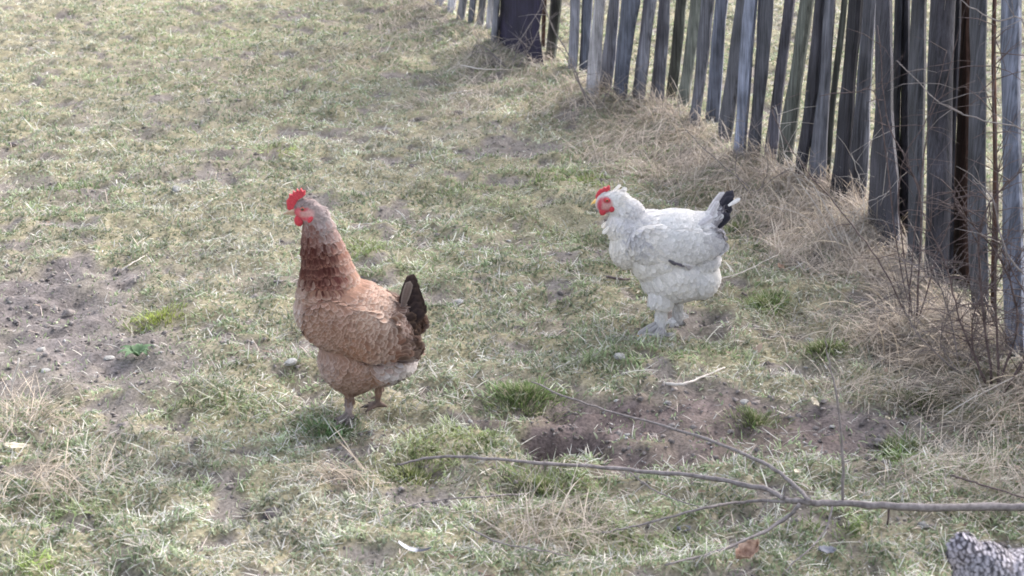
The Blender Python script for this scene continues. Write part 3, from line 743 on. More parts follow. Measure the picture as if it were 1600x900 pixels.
def plumage(me, fr, ctrl, spacing, name, parent, mask=None, lift=.16, bars=0, seed=1, rows=6, jit=.15, jitc=.12, tipround=True, rough=.10, jpx=6.0, size=1.0):
    P, N = surf_samples(me, spacing, seed)
    px, py = fr.inv(P[:, 0], P[:, 2])
    if mask is not None:
        k = mask(px, py, P[:, 1] * fr.S); P = P[k]; N = N[k]; px = px[k]; py = py[k]
    Fd = field(ctrl, px + rng.normal(0, jpx, len(px)), py + rng.normal(0, jpx, len(px)))
    Fd[:, 2:4] *= size if np.isscalar(size) else size(px, py)[:, None]
    T = np.stack([Fd[:, 0], np.zeros(len(P)), -Fd[:, 1]], 1) + rng.normal(0, jit, (len(P), 3)) * np.linalg.norm(Fd[:, :2], axis=1)[:, None]
    T -= N * (T * N).sum(1)[:, None]; T /= np.linalg.norm(T, axis=1)[:, None] + 1e-9
    s = rng.uniform(.8, 1.2, len(P))
    V, fl, lt, C = feather_mesh(P - N * .002, N, T, Fd[:, 2] / fr.S * s, Fd[:, 3] / fr.S * s, Fd[:, 4:7], Fd[:, 7:10], lift, .25, bars, rows, tipround, jitc)
    o = np_mesh(name, V, fl, lt, M_FEATH, C, parent); o['kind'] = 'stuff'
    NN = N + rng.normal(0, rough, N.shape); NN /= np.linalg.norm(NN, axis=1)[:, None]      # downy vanes shade like the body they lie on
    NN = np.repeat(NN, len(V) // len(P), 0).astype(np.float32); o.data.normals_split_custom_set_from_vertices(NN.tolist())
    return o
def paint(me, fr, ctrl, extra=None):
    n = len(me.vertices); co = np.empty(n * 3, np.float32); me.vertices.foreach_get('co', co); co = co.reshape(-1, 3).astype(float)
    px, py = fr.inv(co[:, 0], co[:, 2]); Fd = field(ctrl, px, py); C = Fd[:, 4:7] * .92
    if extra: C = extra(px, py, co, C)
    a = me.color_attributes.new("tint", 'FLOAT_COLOR', 'POINT'); c = np.ones((n, 4), np.float32); c[:, :3] = C; a.data.foreach_set('color', c.ravel())
def add_mesh(name, me, mat, parent):
    me.materials.clear(); me.materials.append(mat); me.name = name
    me.polygons.foreach_set('use_smooth', [True] * len(me.polygons))
    o = bpy.data.objects.new(name, me); COL.objects.link(o); o.parent = parent; return o
def blade_plate(outline, fr, y, thick, name, mat, parent, bulge=0):
    """an outline given thickness with rounded rim (comb)"""
    n = len(outline); c = sum((fr.p(a, b) for a, b in outline), Vector()) / n
    V = []; 
    for s, k in ((-1, .0), (-1, .35), (0, 1.0), (1, .35), (1, .0)): pass
    rings = [(-1, .82), (-.55, .97), (0, 1.0), (.55, .97), (1, .82)]
    for yy, k in rings:
        for a, b in outline:
            p = fr.p(a, b); q = c + (p - c) * k if False else p + (c - p).normalized() * ((1 - k) * thick * 1.2 / fr.S)
            V.append(Vector((q.x, (y + yy * thick / 2) / fr.S, q.z)))
    Fc = [tuple(range(n)), tuple(reversed(range(4 * n, 5 * n)))]
    for r in range(4):
        for i in range(n):
            j = (i + 1) % n; Fc.append((r * n + i, (r + 1) * n + i, (r + 1) * n + j, r * n + j))
    return mesh_obj(name, V, Fc, mat, parent, smooth=False)
def wattle(fr, cx, cy, rx, rz, ry, y, ang, name, mat, parent, droop=.0):
    v, f = ellipsoid(tuple(fr.p(cx, cy, y)), rx / fr.S, rz / fr.S, ry / fr.S, ang, 14, 10)
    return mesh_obj(name, v, f, mat, parent)
def beak(fr, base, tip, r, mat, parent, y=0):
    b = fr.p(*base, y); t = fr.p(*tip, y); d = t - b
    e = empty  # noqa
    up = Vector((0, 0, 1))
    for nm, dz, rr, ln in (("upper_beak", .22, 1.0, 1.0), ("lower_beak", -.42, .7, .8)):
        pts = [b + d * ln * t_ + Vector((0, 0, (dz * r - r * .9 * t_ ** 3 * (1 if dz > 0 else -.1)) / fr.S)) for t_ in (0, .3, .6, .85, 1)]
        V = []; K = 8
        for i, p in enumerate(pts):
            rad = r * rr * (1, .85, .6, .33, .06)[i] / fr.S
            for k in range(K):
                an = 2 * math.pi * k / K; V.append(p + Vector((0, math.cos(an) * rad * .75, math.sin(an) * rad * .75)))
        Fc = [(i * K + k, i * K + (k + 1) % K, (i + 1) * K + (k + 1) % K, (i + 1) * K + k) for i in range(4) for k in range(K)]
        Fc.append(tuple(range(4 * K, 5 * K))); mesh_obj(nm, V, Fc, mat, parent)
def big_feathers(specs, fr, name, parent, bars=0):
    """tail or wing quills, each a real cupped vane: (root px,py,y) (tip px,py,y) width, centre, edge, roll"""
    for (r, t, wd, cc, ce, roll) in specs:
        a = fr.p(*r[:2], r[2]); b = fr.p(*t[:2], t[2]); d = (b - a); L = d.length; d.normalize()
        N = Vector((math.sin(roll) * .3, -math.cos(roll), math.sin(roll))); N = (N - d * N.dot(d)).normalized(); B = d.cross(N)
        V = []; C = []; rows = 9; cols = 5
        for i in range(rows):
            tt = i / (rows - 1); wv = wd / fr.S / 2 * (math.sin(math.pi * min(1, tt * .62 + .12)) ** .8 if tt < .9 else math.sin(math.pi * (.62 * .9 + .12)) ** .8 * math.sqrt(max(0, 1 - ((tt - .9) / .1) ** 2)) * .95 + .02)
            bend = N * (-.10 * L * tt * tt)
            for j in range(cols):
                u = j / (cols - 1) * 2 - 1
                V.append(a + d * L * tt + bend + B * wv * u - N * (abs(u) ** 1.6 * wv * .35) + N * random.uniform(-.0006, .0006))
                e = max(abs(u) ** 3, max(0, tt - .85) / .15); col = [cc[k] * (1 - e) + ce[k] * e for k in range(3)]
                if abs(u) < .1: col = [v * 1.3 for v in col]
                if bars and int(tt * 9) % 2: col = [v * bars for v in col]
                C.append(col)
        Fc = [(i * cols + j, i * cols + j + 1, (i + 1) * cols + j + 1, (i + 1) * cols + j) for i in range(rows - 1) for j in range(cols - 1)]
        mesh_obj(name, V, Fc, M_FEATH, parent, C)
def capsule(fr, a, b, ra, rb, n=6):
    """overlapping balls between two surveyed points, radii in px"""
    out = []
    A = fr.p(*a); B = fr.p(*b)
    for i in range(n):
        t = i / (n - 1); c = A.lerp(B, t); r = (ra + (rb - ra) * t) / fr.S
        out.append(ellipsoid(tuple(c), r, r, r, 0, 10, 8))
    return out
def foot(fr, ankle, toes, r):
    out = []
    for t in toes:
        mid = ((ankle[0] + t[0]) / 2, (ankle[1] * .6 + t[1] * .4), (ankle[2] + t[2]) / 2)
        out += capsule(fr, ankle, mid, r * 1.1, r * .95, 5) + capsule(fr, mid, t, r * .95, r * .55, 5)
    return out
def blobs(fr, L):
    return [ellipsoid(tuple(fr.p(a[0], a[1], a[6] if len(a) > 6 else 0)), a[2] / fr.S, a[3] / fr.S, a[5] / fr.S, math.radians(a[4]), 22, 14) for a in L]

# ---- buff hen
fr = Frame(560, 650)
hen = empty("hen", fr.o, "buff brown hen with a chestnut neck and upright head standing at left of centre", "hen")
B = [(492, 335, 20, 18, 0, 15), (506, 350, 21, 25, 0, 17), (509, 364, 25, 26, 0, 22), (511, 378, 29, 28, 0, 25), (514, 393, 33, 30, 0, 29), (517, 408, 36, 33, 0, 33), (519, 424, 40, 36, 0, 38), (521, 440, 45, 38, 0, 44), (522, 460, 51, 44, 0, 52), (522, 482, 55, 52, 0, 60),
     (556, 498, 84, 62, -22, 70), (600, 520, 52, 52, 0, 62), (626, 510, 22, 40, -12, 28), (556, 557, 55, 56, 0, 62), (598, 560, 45, 40, 0, 56), (624, 556, 30, 34, 0, 46),
     (551, 592, 17, 17, 0, 16, -26), (592, 589, 15, 16, 0, 15, 26)]
parts = blobs(fr, B) + capsule(fr, (550, 606, -26), (547, 642, -26), 8.5, 5.5, 12) + capsule(fr, (592, 600, 26), (588, 643, 28), 7.5, 5, 12)
parts += foot(fr, (547, 641, -26), [(520, 646, -30), (528, 646, -50), (530, 646, -8), (563, 646, -24)], 5)
parts += foot(fr, (588, 642, 28), [(562, 646, 26), (570, 646, 8), (572, 646, 46), (603, 646, 30)], 5)
me = union_mesh(parts, .0035, 6)
buffC, buffE = (.42, .245, .17), (.62, .46, .37); rustC, rustE = (.105, .034, .027), (.25, .115, .085); greyC = (.42, .38, .37); paleE = (.66, .56, .49)
CT = [(500, 338, (10, 4), 9, 5, (.50, .42, .40), (.55, .48, .46)), (520, 345, (5, 10), 12, 6, (.50, .43, .41), (.58, .52, .50)), (500, 366, (1, 10), 13, 6, (.30, .15, .12), (.44, .29, .25)),
      (532, 366, (5, 10), 13, 7, (.46, .32, .28), (.62, .52, .47)), (500, 388, (0, 10), 16, 7, rustC, rustE), (520, 388, (2, 10), 16, 7, rustC, (.40, .20, .14)), (545, 400, (5, 10), 16, 8, (.44, .24, .18), (.62, .46, .38)), (560, 418, (5, 10), 16, 8, (.54, .36, .28), (.74, .58, .5)), (520, 410, (2, 10), 16, 7, rustC, rustE),
      (490, 422, (-1, 10), 17, 8, rustC, rustE), (515, 426, (0, 10), 17, 8, rustC, (.38, .17, .12)), (540, 424, (3, 10), 17, 8, (.2, .07, .06), (.45, .25, .19)), (560, 432, (7, 8), 18, 10, (.55, .34, .24), (.74, .58, .48)),
      (482, 445, (-2, 10), 16, 11, (.52, .38, .30), (.68, .56, .48)), (505, 452, (0, 10), 18, 12, buffC, buffE), (535, 455, (3, 8), 18, 12, (.50, .31, .22), (.70, .51, .41)),
      (470, 475, (2, 10), 16, 10, (.72, .58, .50), (.84, .74, .68)), (500, 490, (6, 8), 18, 13, buffC, buffE), (540, 490, (10, 5), 18, 13, (.38, .22, .155), (.62, .44, .34)), (575, 470, (10, 6), 18, 13, (.55, .36, .26), (.76, .60, .48)),
      (605, 470, (10, 5), 18, 13, (.55, .38, .28), (.74, .60, .50)), (590, 510, (10, 4), 18, 13, (.36, .22, .16), (.68, .51, .41)), (625, 500, (10, 3), 18, 14, (.30, .19, .145), (.62, .48, .40)), (620, 530, (10, -1), 18, 12, (.30, .16, .11), (.5, .33, .25)),
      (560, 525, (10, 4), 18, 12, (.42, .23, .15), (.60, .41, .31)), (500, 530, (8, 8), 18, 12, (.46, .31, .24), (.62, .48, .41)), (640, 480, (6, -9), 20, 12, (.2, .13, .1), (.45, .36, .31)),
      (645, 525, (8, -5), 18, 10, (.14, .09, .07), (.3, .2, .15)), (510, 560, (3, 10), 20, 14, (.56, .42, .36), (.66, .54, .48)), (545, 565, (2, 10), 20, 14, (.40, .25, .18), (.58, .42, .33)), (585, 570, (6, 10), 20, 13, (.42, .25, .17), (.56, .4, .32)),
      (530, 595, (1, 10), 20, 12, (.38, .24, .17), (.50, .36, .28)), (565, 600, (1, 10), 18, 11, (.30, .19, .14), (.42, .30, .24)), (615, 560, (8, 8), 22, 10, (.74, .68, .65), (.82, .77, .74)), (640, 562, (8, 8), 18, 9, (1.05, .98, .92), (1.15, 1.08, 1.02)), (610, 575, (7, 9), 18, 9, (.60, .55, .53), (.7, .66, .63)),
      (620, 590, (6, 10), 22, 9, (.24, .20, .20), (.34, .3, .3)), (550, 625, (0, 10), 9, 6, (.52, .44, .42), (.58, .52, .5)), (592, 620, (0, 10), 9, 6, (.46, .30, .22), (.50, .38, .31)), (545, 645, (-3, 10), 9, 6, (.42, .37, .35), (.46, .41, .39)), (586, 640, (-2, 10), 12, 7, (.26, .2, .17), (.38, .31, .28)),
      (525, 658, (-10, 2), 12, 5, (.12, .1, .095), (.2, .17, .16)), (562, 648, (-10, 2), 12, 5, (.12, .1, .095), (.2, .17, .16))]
def face_red(cx, cy, rx, ry, red=(.55, .09, .11), ex_=0, ey_=0):
    def ex(px, py, co, C):
        n = fbm(px * .35, py * .35, 3, 91)
        d = np.sqrt(((px - cx) / rx) ** 2 + ((py - cy) / ry) ** 2)
        k = (1 - sstep(.75, 1.1, d))[:, None]
        pale = np.array([.44, .25, .24]) * (.8 + .4 * n)[:, None]
        eye = 1 - sstep(.7, 1.25, np.sqrt(((px - ex_) / (rx * .52)) ** 2 + ((py - ey_) / (ry * .36)) ** 2))
        low = sstep(cx - rx * .1, cx - rx * .6, px) + sstep(cy + ry * .15, cy + ry * .55, py) if False else np.maximum(1 - sstep(cx - rx * .55, cx - rx * .1, px), sstep(cy + ry * .2, cy + ry * .6, py))
        q = np.clip(np.maximum(eye, low) + (n - .5) * .5, 0, 1)[:, None]
        return C * (1 - k) + (pale * (1 - q) + np.array(red) * q) * k
    return ex
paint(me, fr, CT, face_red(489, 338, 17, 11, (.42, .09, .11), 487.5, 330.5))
body = add_mesh("body", me, M_SKIN, hen)
face = lambda px, py, y: np.sqrt(((px - 488) / 18) ** 2 + ((py - 338) / 12) ** 2) > 1
def spc(fr, z1, a, b): return lambda p: a if p[2] > z1 else b
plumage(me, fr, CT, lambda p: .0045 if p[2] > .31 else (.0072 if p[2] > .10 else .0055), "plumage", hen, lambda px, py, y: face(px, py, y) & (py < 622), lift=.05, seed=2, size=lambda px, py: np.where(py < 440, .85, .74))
for s in (-1, 1):        # folded wings standing proud of the body
    wb = blobs(fr, [(532, 492, 50, 40, -8, 13, s * 51), (578, 505, 66, 42, -22, 14, s * 56), (618, 522, 42, 24, -14, 13, s * 53)])
    wm = union_mesh(wb, .004, 5); paint(wm, fr, CT); wo_ = add_mesh("wing", wm, M_SKIN, hen)
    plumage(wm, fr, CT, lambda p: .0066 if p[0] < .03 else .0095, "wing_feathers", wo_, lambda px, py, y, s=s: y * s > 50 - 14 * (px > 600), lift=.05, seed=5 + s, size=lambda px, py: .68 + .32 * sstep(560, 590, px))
qs = []
for k in range(11):
    s = -1 if k % 2 else 1; f = k / 10
    qs.append(((628 - 2 * f, 496 + 20 * f, s * (4 + 14 * f)), (650 + 18 * f, 434 + 52 * f, s * (5 + 16 * f)), 21, (.020, .014, .015), (.05, .034, .03), .15 * s))
for k in range(7):
    s = -1 if k % 2 else 1; f = k / 6
    qs.append(((624, 500 + 12 * f, s * 22), (654 + 6 * f, 478 + 52 * f, s * 22), 17, (.030, .02, .018), (.10, .066, .05), .15 * s))
for s in (-1, 1): qs.append(((634, 474, s * 20), (646, 437, s * 16), 13, (.085, .062, .055), (.17, .135, .12), .2))
for k in range(6): qs.append(((612 + k * 2, 494 + 9 * k, -44), (636 + 2 * k, 480 + 11.5 * k, -36), 14, (.13, .075, .055), (.30, .22, .18), .1))
big_feathers(qs, fr, "tail_feather", hen)
for k in range(7):       # primaries closing the wing
    s = -1
    for s in (-1, 1): big_feathers([((590 + k * 3, 512 + k * 5, s * 66), (652 - k * 5, 515 + k * 6, s * 50), 12, (.17, .10, .075), (.38, .24, .18), 0)], fr, "flight_feather", hen)
big_feathers([((547 + random.uniform(-4, 4), 630 + 1.5 * k, -28), (530 + 4 * k, 644 + random.uniform(-2, 3), -34 - random.uniform(0, 16)), 4, (.11, .095, .09), (.16, .14, .135), 0) for k in range(6)] +
             [((589 + random.uniform(-3, 3), 628 + k, 26), (574 + 5 * k, 643 + random.uniform(-2, 3), 18 + random.uniform(0, 30)), 4, (.11, .09, .08), (.17, .14, .12), 0) for k in range(5)], fr, "foot_feather", hen)
comb = [(463, 334), (462, 322), (466, 317), (467, 312), (471, 313), (473, 307), (476.5, 309.5), (479, 304), (482, 308), (485, 303), (488, 308), (491.5, 306), (491, 313), (487, 317), (481, 320), (476, 327), (474, 334), (469, 338)]
blade_plate(comb, fr, 0, 6, "comb", M_COMB, hen)
beak(fr, (474, 338), (456, 339), 6.5, M_BEAKH, hen)
for s in (-1, 1):
    wattle(fr, 480, 350, 6.5, 8.5, 3.2, s * 7, .3, "wattle", M_COMB, hen)
    wattle(fr, 499, 346, 6, 3.8, 2.6, s * 14.5, .9, "ear_lobe", M_COMB, hen)
    e = wattle(fr, 487.5, 330.5, 3.2, 3.0, 2.0, s * 14.6, 0, "eye", M_IRIS, hen)
    v, f = ellipsoid(tuple(fr.p(487.5, 330.5, s * 15.6)), 2.5 / fr.S, 2.3 / fr.S, 1.5 / fr.S, 0, 10, 8); mesh_obj("pupil", v, f, M_EYE, e)

# ---- white hen
TONE = .88
fr = Frame(1035, 518)
hen = empty("hen", fr.o, "white feather footed hen with grey mottling and a short black tail near the fence", "hen")
B = [(943, 319, 17, 18, 0, 13), (960, 317, 20, 18, -15, 16), (978, 333, 31, 22, -38, 22), (977, 357, 34, 31, -40, 29), (983, 378, 32, 42, -20, 36), (1010, 372, 46, 44, 0, 46), (1045, 374, 72, 47, 4, 50), (1083, 372, 35, 42, 10, 40), (1092, 400, 28, 30, 0, 40),
     (1100, 350, 34, 18, 42, 20), (1010, 402, 50, 34, -55, 42), (1030, 400, 50, 40, -20, 46), (1052, 424, 59, 48, 0, 48), (1088, 428, 33, 38, 0, 42), (1030, 458, 21, 20, 0, 18, -20), (1057, 453, 17, 18, 0, 15, 20)]
parts = blobs(fr, B) + capsule(fr, (1031, 470, -20), (1029, 508, -20), 11, 8, 10) + capsule(fr, (1058, 462, 20), (1060, 508, 28), 9, 7, 12)
parts += foot(fr, (1029, 508, -20), [(1004, 514, -24), (1012, 514, -40), (1014, 514, -2), (1040, 514, -18)], 4.5)
parts += foot(fr, (1060, 508, 28), [(1040, 514, 26), (1046, 514, 12), (1048, 514, 42), (1072, 514, 30)], 4.5)
me = union_mesh(parts, .0035, 6)
wC, wE = (.66, .62, .59), (.72, .68, .645); wD = (.58, .55, .54)
CT = [(950, 310, (10, -2), 9, 6, (.62, .6, .59), (.7, .68, .67)), (965, 300, (8, -4), 14, 6, wC, wE), (965, 320, (8, 6), 12, 6, (.62, .6, .61), wE), (985, 330, (9, 8), 15, 7, (.46, .44, .46), (.74, .72, .73)), (970, 345, (6, 10), 15, 7, (.52, .50, .53), (.72, .70, .72)), (950, 355, (0, 10), 14, 7, wC, wE),
      (985, 365, (8, 9), 16, 7, (.40, .385, .41), (.70, .68, .70)), (960, 375, (4, 10), 16, 8, wC, wE), (1000, 350, (9, 7), 15, 8, wC, (.8, .77, .76)), (1030, 345, (10, 3), 16, 11, (.60, .585, .58), (.80, .77, .76)), (1070, 345, (10, 0), 16, 11, (.60, .58, .57), (.80, .77, .75)),
      (1100, 340, (8, -5), 18, 10, (.56, .54, .55), (.72, .70, .71)), (1115, 350, (5, -6), 16, 9, (.30, .28, .31), (.50, .47, .50)), (1120, 330, (6, -10), 18, 8, (.10, .09, .11), (.3, .28, .31)), (1030, 380, (10, 2), 17, 12, (.58, .555, .56), (.76, .73, .73)), (1075, 380, (10, 2), 17, 12, (.54, .52, .53), (.74, .71, .71)),
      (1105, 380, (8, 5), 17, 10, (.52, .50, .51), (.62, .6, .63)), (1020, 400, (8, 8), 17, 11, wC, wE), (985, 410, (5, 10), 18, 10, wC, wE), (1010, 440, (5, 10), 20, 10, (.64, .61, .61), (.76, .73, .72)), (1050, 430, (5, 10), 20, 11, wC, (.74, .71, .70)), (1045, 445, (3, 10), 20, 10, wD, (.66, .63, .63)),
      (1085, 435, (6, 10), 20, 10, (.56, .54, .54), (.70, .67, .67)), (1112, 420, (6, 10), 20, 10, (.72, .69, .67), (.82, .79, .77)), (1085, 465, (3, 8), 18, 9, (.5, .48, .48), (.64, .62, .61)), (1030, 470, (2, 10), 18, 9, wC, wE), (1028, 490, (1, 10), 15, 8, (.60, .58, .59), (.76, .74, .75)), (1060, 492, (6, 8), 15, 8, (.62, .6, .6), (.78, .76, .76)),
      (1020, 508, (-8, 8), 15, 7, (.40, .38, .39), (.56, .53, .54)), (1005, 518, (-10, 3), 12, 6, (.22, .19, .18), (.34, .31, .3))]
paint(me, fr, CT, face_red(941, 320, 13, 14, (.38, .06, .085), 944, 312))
add_mesh("body", me, M_SKIN, hen)
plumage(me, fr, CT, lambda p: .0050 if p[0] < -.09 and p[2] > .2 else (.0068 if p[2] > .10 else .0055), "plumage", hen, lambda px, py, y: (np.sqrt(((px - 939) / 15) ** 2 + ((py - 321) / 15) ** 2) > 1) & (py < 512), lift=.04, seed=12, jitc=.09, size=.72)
for s in (-1, 1):
    wb = blobs(fr, [(1015, 372, 42, 32, 0, 13, s * 37), (1055, 375, 55, 29, 2, 13, s * 40), (1088, 372, 34, 24, 8, 12, s * 34)])
    wm = union_mesh(wb, .004, 5); paint(wm, fr, CT); wo_ = add_mesh("wing", wm, M_SKIN, hen)
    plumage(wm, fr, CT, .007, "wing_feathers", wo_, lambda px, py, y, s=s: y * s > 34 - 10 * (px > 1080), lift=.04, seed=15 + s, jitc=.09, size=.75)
    for k in range(5): big_feathers([((1040 + k * 6, 385 + k * 4, s * 50), (1100 - k * 7, 384 + k * 6, s * 45), 11, (.50, .48, .50) if k < 4 else (.3, .28, .3), (.74, .72, .72), 0)], fr, "flight_feather", hen)
    big_feathers([((1036, 391, s * 53), (1049, 399, s * 52), 6, (.07, .065, .08), (.2, .19, .2), 0), ((1044, 395, s * 52), (1062, 402, s * 50), 5, (.08, .07, .09), (.3, .28, .3), 0)], fr, "dark_wing_mark", hen)
qs = []
for k in range(7):
    s = -1 if k % 2 else 1; f = k / 6
    qs.append(((1108, 348 + 8 * f, s * (3 + 16 * f)), (1137 - 8 * f, 302 + 36 * f, s * (3 + 17 * f)), 17, (.02, .02, .028), (.06, .055, .07), .15 * s))
qs.append(((1127, 318, -20), (1146, 308, -17), 6, (.55, .53, .54), (.75, .73, .74), .2)); qs.append(((1096, 342, -20), (1114, 312, -14), 9, (.35, .33, .35), (.6, .58, .6), .2)); qs.append(((1100, 340, 16), (1124, 306, 8), 12, (.35, .33, .35), (.6, .58, .6), .2))
for k in range(5): qs.append(((1082 + 3 * k, 345 + 9 * k, -30), (1104 + 3 * k, 333 + 14 * k, -26), 13, (.42, .40, .43), (.66, .64, .66), .1))
big_feathers(qs, fr, "tail_feather", hen)
big_feathers([((953, 304, s * 5), (964 + s * 2, 293, s * 6), 5, wC, wE, .2 * s) for s in (-1, 1)] + [((962, 306, 0), (975, 297, 0), 8, wC, wE, 0)] + [((950, 350, s * 15), (938, 362, s * 16), 7, wC, wE, 0) for s in (-1, 1)], fr, "crest_feather", hen)
big_feathers([((1029 + random.uniform(-6, 6), 494 + 1.2 * k, -24), (994 + 6 * k, 510 + random.uniform(-3, 4), -28 - random.uniform(0, 16)), 8, (.30, .285, .29), (.46, .44, .45), 0) for k in range(8)] +
             [((1060 + random.uniform(-4, 4), 492 + k, 26), (1054 + 4.5 * k, 511 + random.uniform(-5, 3), 20 + random.uniform(0, 20)), 9, (.52, .5, .5), (.66, .64, .64), 0) for k in range(7)], fr, "foot_feather", hen)
comb = [(928, 318), (927, 308), (930, 302), (934, 298), (937, 298), (940, 294.5), (943, 295.5), (947, 292), (949, 294), (949, 299), (944, 302), (937, 306), (935, 312), (934, 319)]
blade_plate(comb, fr, 0, 6, "comb", M_COMB, hen)
beak(fr, (932, 315), (920, 318.5), 5.5, M_BEAKY, hen)
for s in (-1, 1):
    wattle(fr, 938, 330, 5.5, 6.5, 3, s * 7, .0, "wattle", M_COMB, hen)
    wattle(fr, 952, 325, 4, 5.5, 2.5, s * 12.5, -.5, "ear_lobe", M_COMB, hen)
    wattle(fr, 944, 312, 5, 3.2, 1.4, s * 12.2, 0, "eye_ring", M_COMB, hen)
    e = wattle(fr, 944, 312, 2.6, 2.4, 1.6, s * 13.2, 0, "eye", M_IRIS, hen)
    v, f = ellipsoid(tuple(fr.p(944, 312, s * 14.2)), 1.6 / fr.S, 1.6 / fr.S, 1.2 / fr.S, 0, 10, 8); mesh_obj("pupil", v, f, M_EYE, e)
for tx, ty, yy in ((1010, 515, -42), (1022, 515, -34), (1001, 515, -24)):
    v, f = ellipsoid(tuple(fr.p(tx, ty, yy)), 9 / fr.S, 3.6 / fr.S, 3.6 / fr.S, .15, 10, 8); mesh_obj("toe", v, f, M_BEAKY, hen)

# ---- barred hen, mostly outside the frame
TONE = .62
fr = Frame(1610, 1180)
hen = empty("hen", fr.o, "grey and white barred hen cut off by the lower right corner", "hen")
B = [(1480, 874, 25, 31, 20, 22), (1512, 905, 46, 48, -30, 45), (1590, 950, 115, 84, 0, 88), (1660, 930, 90, 78, 20, 80), (1610, 1010, 90, 75, 0, 80), (1720, 880, 50, 60, 40, 46), (1758, 830, 36, 45, -20, 32), (1775, 785, 26, 32, 0, 24), (1790, 770, 24, 20, 0, 20),
     (1590, 1070, 30, 34, 0, 26, -30), (1625, 1070, 30, 34, 0, 26, 34)]
parts = blobs(fr, B) + capsule(fr, (1592, 1080, -30), (1596, 1170, -30), 20, 8, 10) + capsule(fr, (1628, 1080, 34), (1632, 1160, 34), 20, 8, 10)
parts += foot(fr, (1596, 1168, -30), [(1632, 1180, -34), (1620, 1190, -56), (1622, 1174, -8), (1578, 1178, -30)], 6) + foot(fr, (1632, 1158, 34), [(1668, 1168, 30), (1656, 1176, 10), (1658, 1162, 56), (1614, 1166, 34)], 6)
me = union_mesh(parts, .005, 5)
cl_ = (.46, .45, .49)
CT = [(1486, 850, (-9, -2), 18, 9, (.40, .38, .43), (.55, .53, .59)), (1470, 870, (-8, 6), 18, 10, (.36, .34, .4), (.5, .48, .54)), (1500, 880, (-10, 2), 20, 10, cl_, cl_), (1560, 880, (-10, -2), 20, 11, (.50, .485, .53), (.50, .485, .53)), (1620, 900, (-10, 0), 20, 11, cl_, cl_), (1600, 1000, (-9, 4), 22, 12, cl_, cl_), (1750, 850, (-5, 10), 20, 9, cl_, cl_), (1785, 770, (-8, 5), 14, 8, cl_, cl_), (1600, 1150, (0, 10), 12, 7, (.5, .4, .2), (.5, .4, .2))]
paint(me, fr, CT, lambda px, py, co, C: C * .45); add_mesh("body", me, M_SKIN, hen)
plumage(me, fr, CT, .0068, "plumage", hen, lambda px, py, y: py < 1110, lift=.12, bars=.26, seed=31, size=.8, rows=7, jitc=.1, jit=.25)
big_feathers([((1505, 880, s * k * 4), (1466 + 4 * k, 852 + 9 * k, s * k * 5), 18, (.09, .085, .10), (.20, .19, .22), .3 * s) for k in range(1, 5) for s in (-1, 1)], fr, "tail_feather", hen, bars=2.2)
blade_plate([(1782, 756), (1786, 742), (1792, 750), (1797, 738), (1802, 749), (1808, 742), (1812, 756), (1800, 762)], fr, 0, 8, "comb", M_COMB, hen)
beak(fr, (1808, 772), (1832, 778), 8, M_BEAKY, hen)
for s in (-1, 1):
    wattle(fr, 1806, 792, 8, 11, 4, s * 8, 0, "wattle", M_COMB, hen)
    wattle(fr, 1798, 768, 3.5, 3.5, 2.5, s * 19, 0, "eye", M_EYE, hen)

# ------------------------------------------------------------ leaf litter: brown flakes in the straw and turf
def litter(n):
    x, y = scatter(n); fd = fence_dist(x, y)
    k = (fd > -.1) & (rng.random(n) < .10 + .9 * np.exp(-(np.clip(fd, 0, 9) / .35) ** 2)); x = x[k]; y = y[k]; n = len(x)
    z = height(x, y) + rng.uniform(.004, .02, n); L = rng.lognormal(-4.6, .4, n); W = L * rng.uniform(.4, .8, n)
    m = rng.random(n)[:, None]; C = np.array([.10, .065, .05]) * m + np.array([.36, .27, .21]) * (1 - m)
    return np.stack([x, y, z], 1), L, W, rng.uniform(0, 6.28, n), rng.uniform(1.1, 1.7, n), rng.uniform(-.8, .8, n), C
o = blades(*litter(5200), "leaf_litter", M_STRAW, 2, twist=0.0); tag(o, "small brown leaf flakes scattered in the straw and turf", kind="stuff")

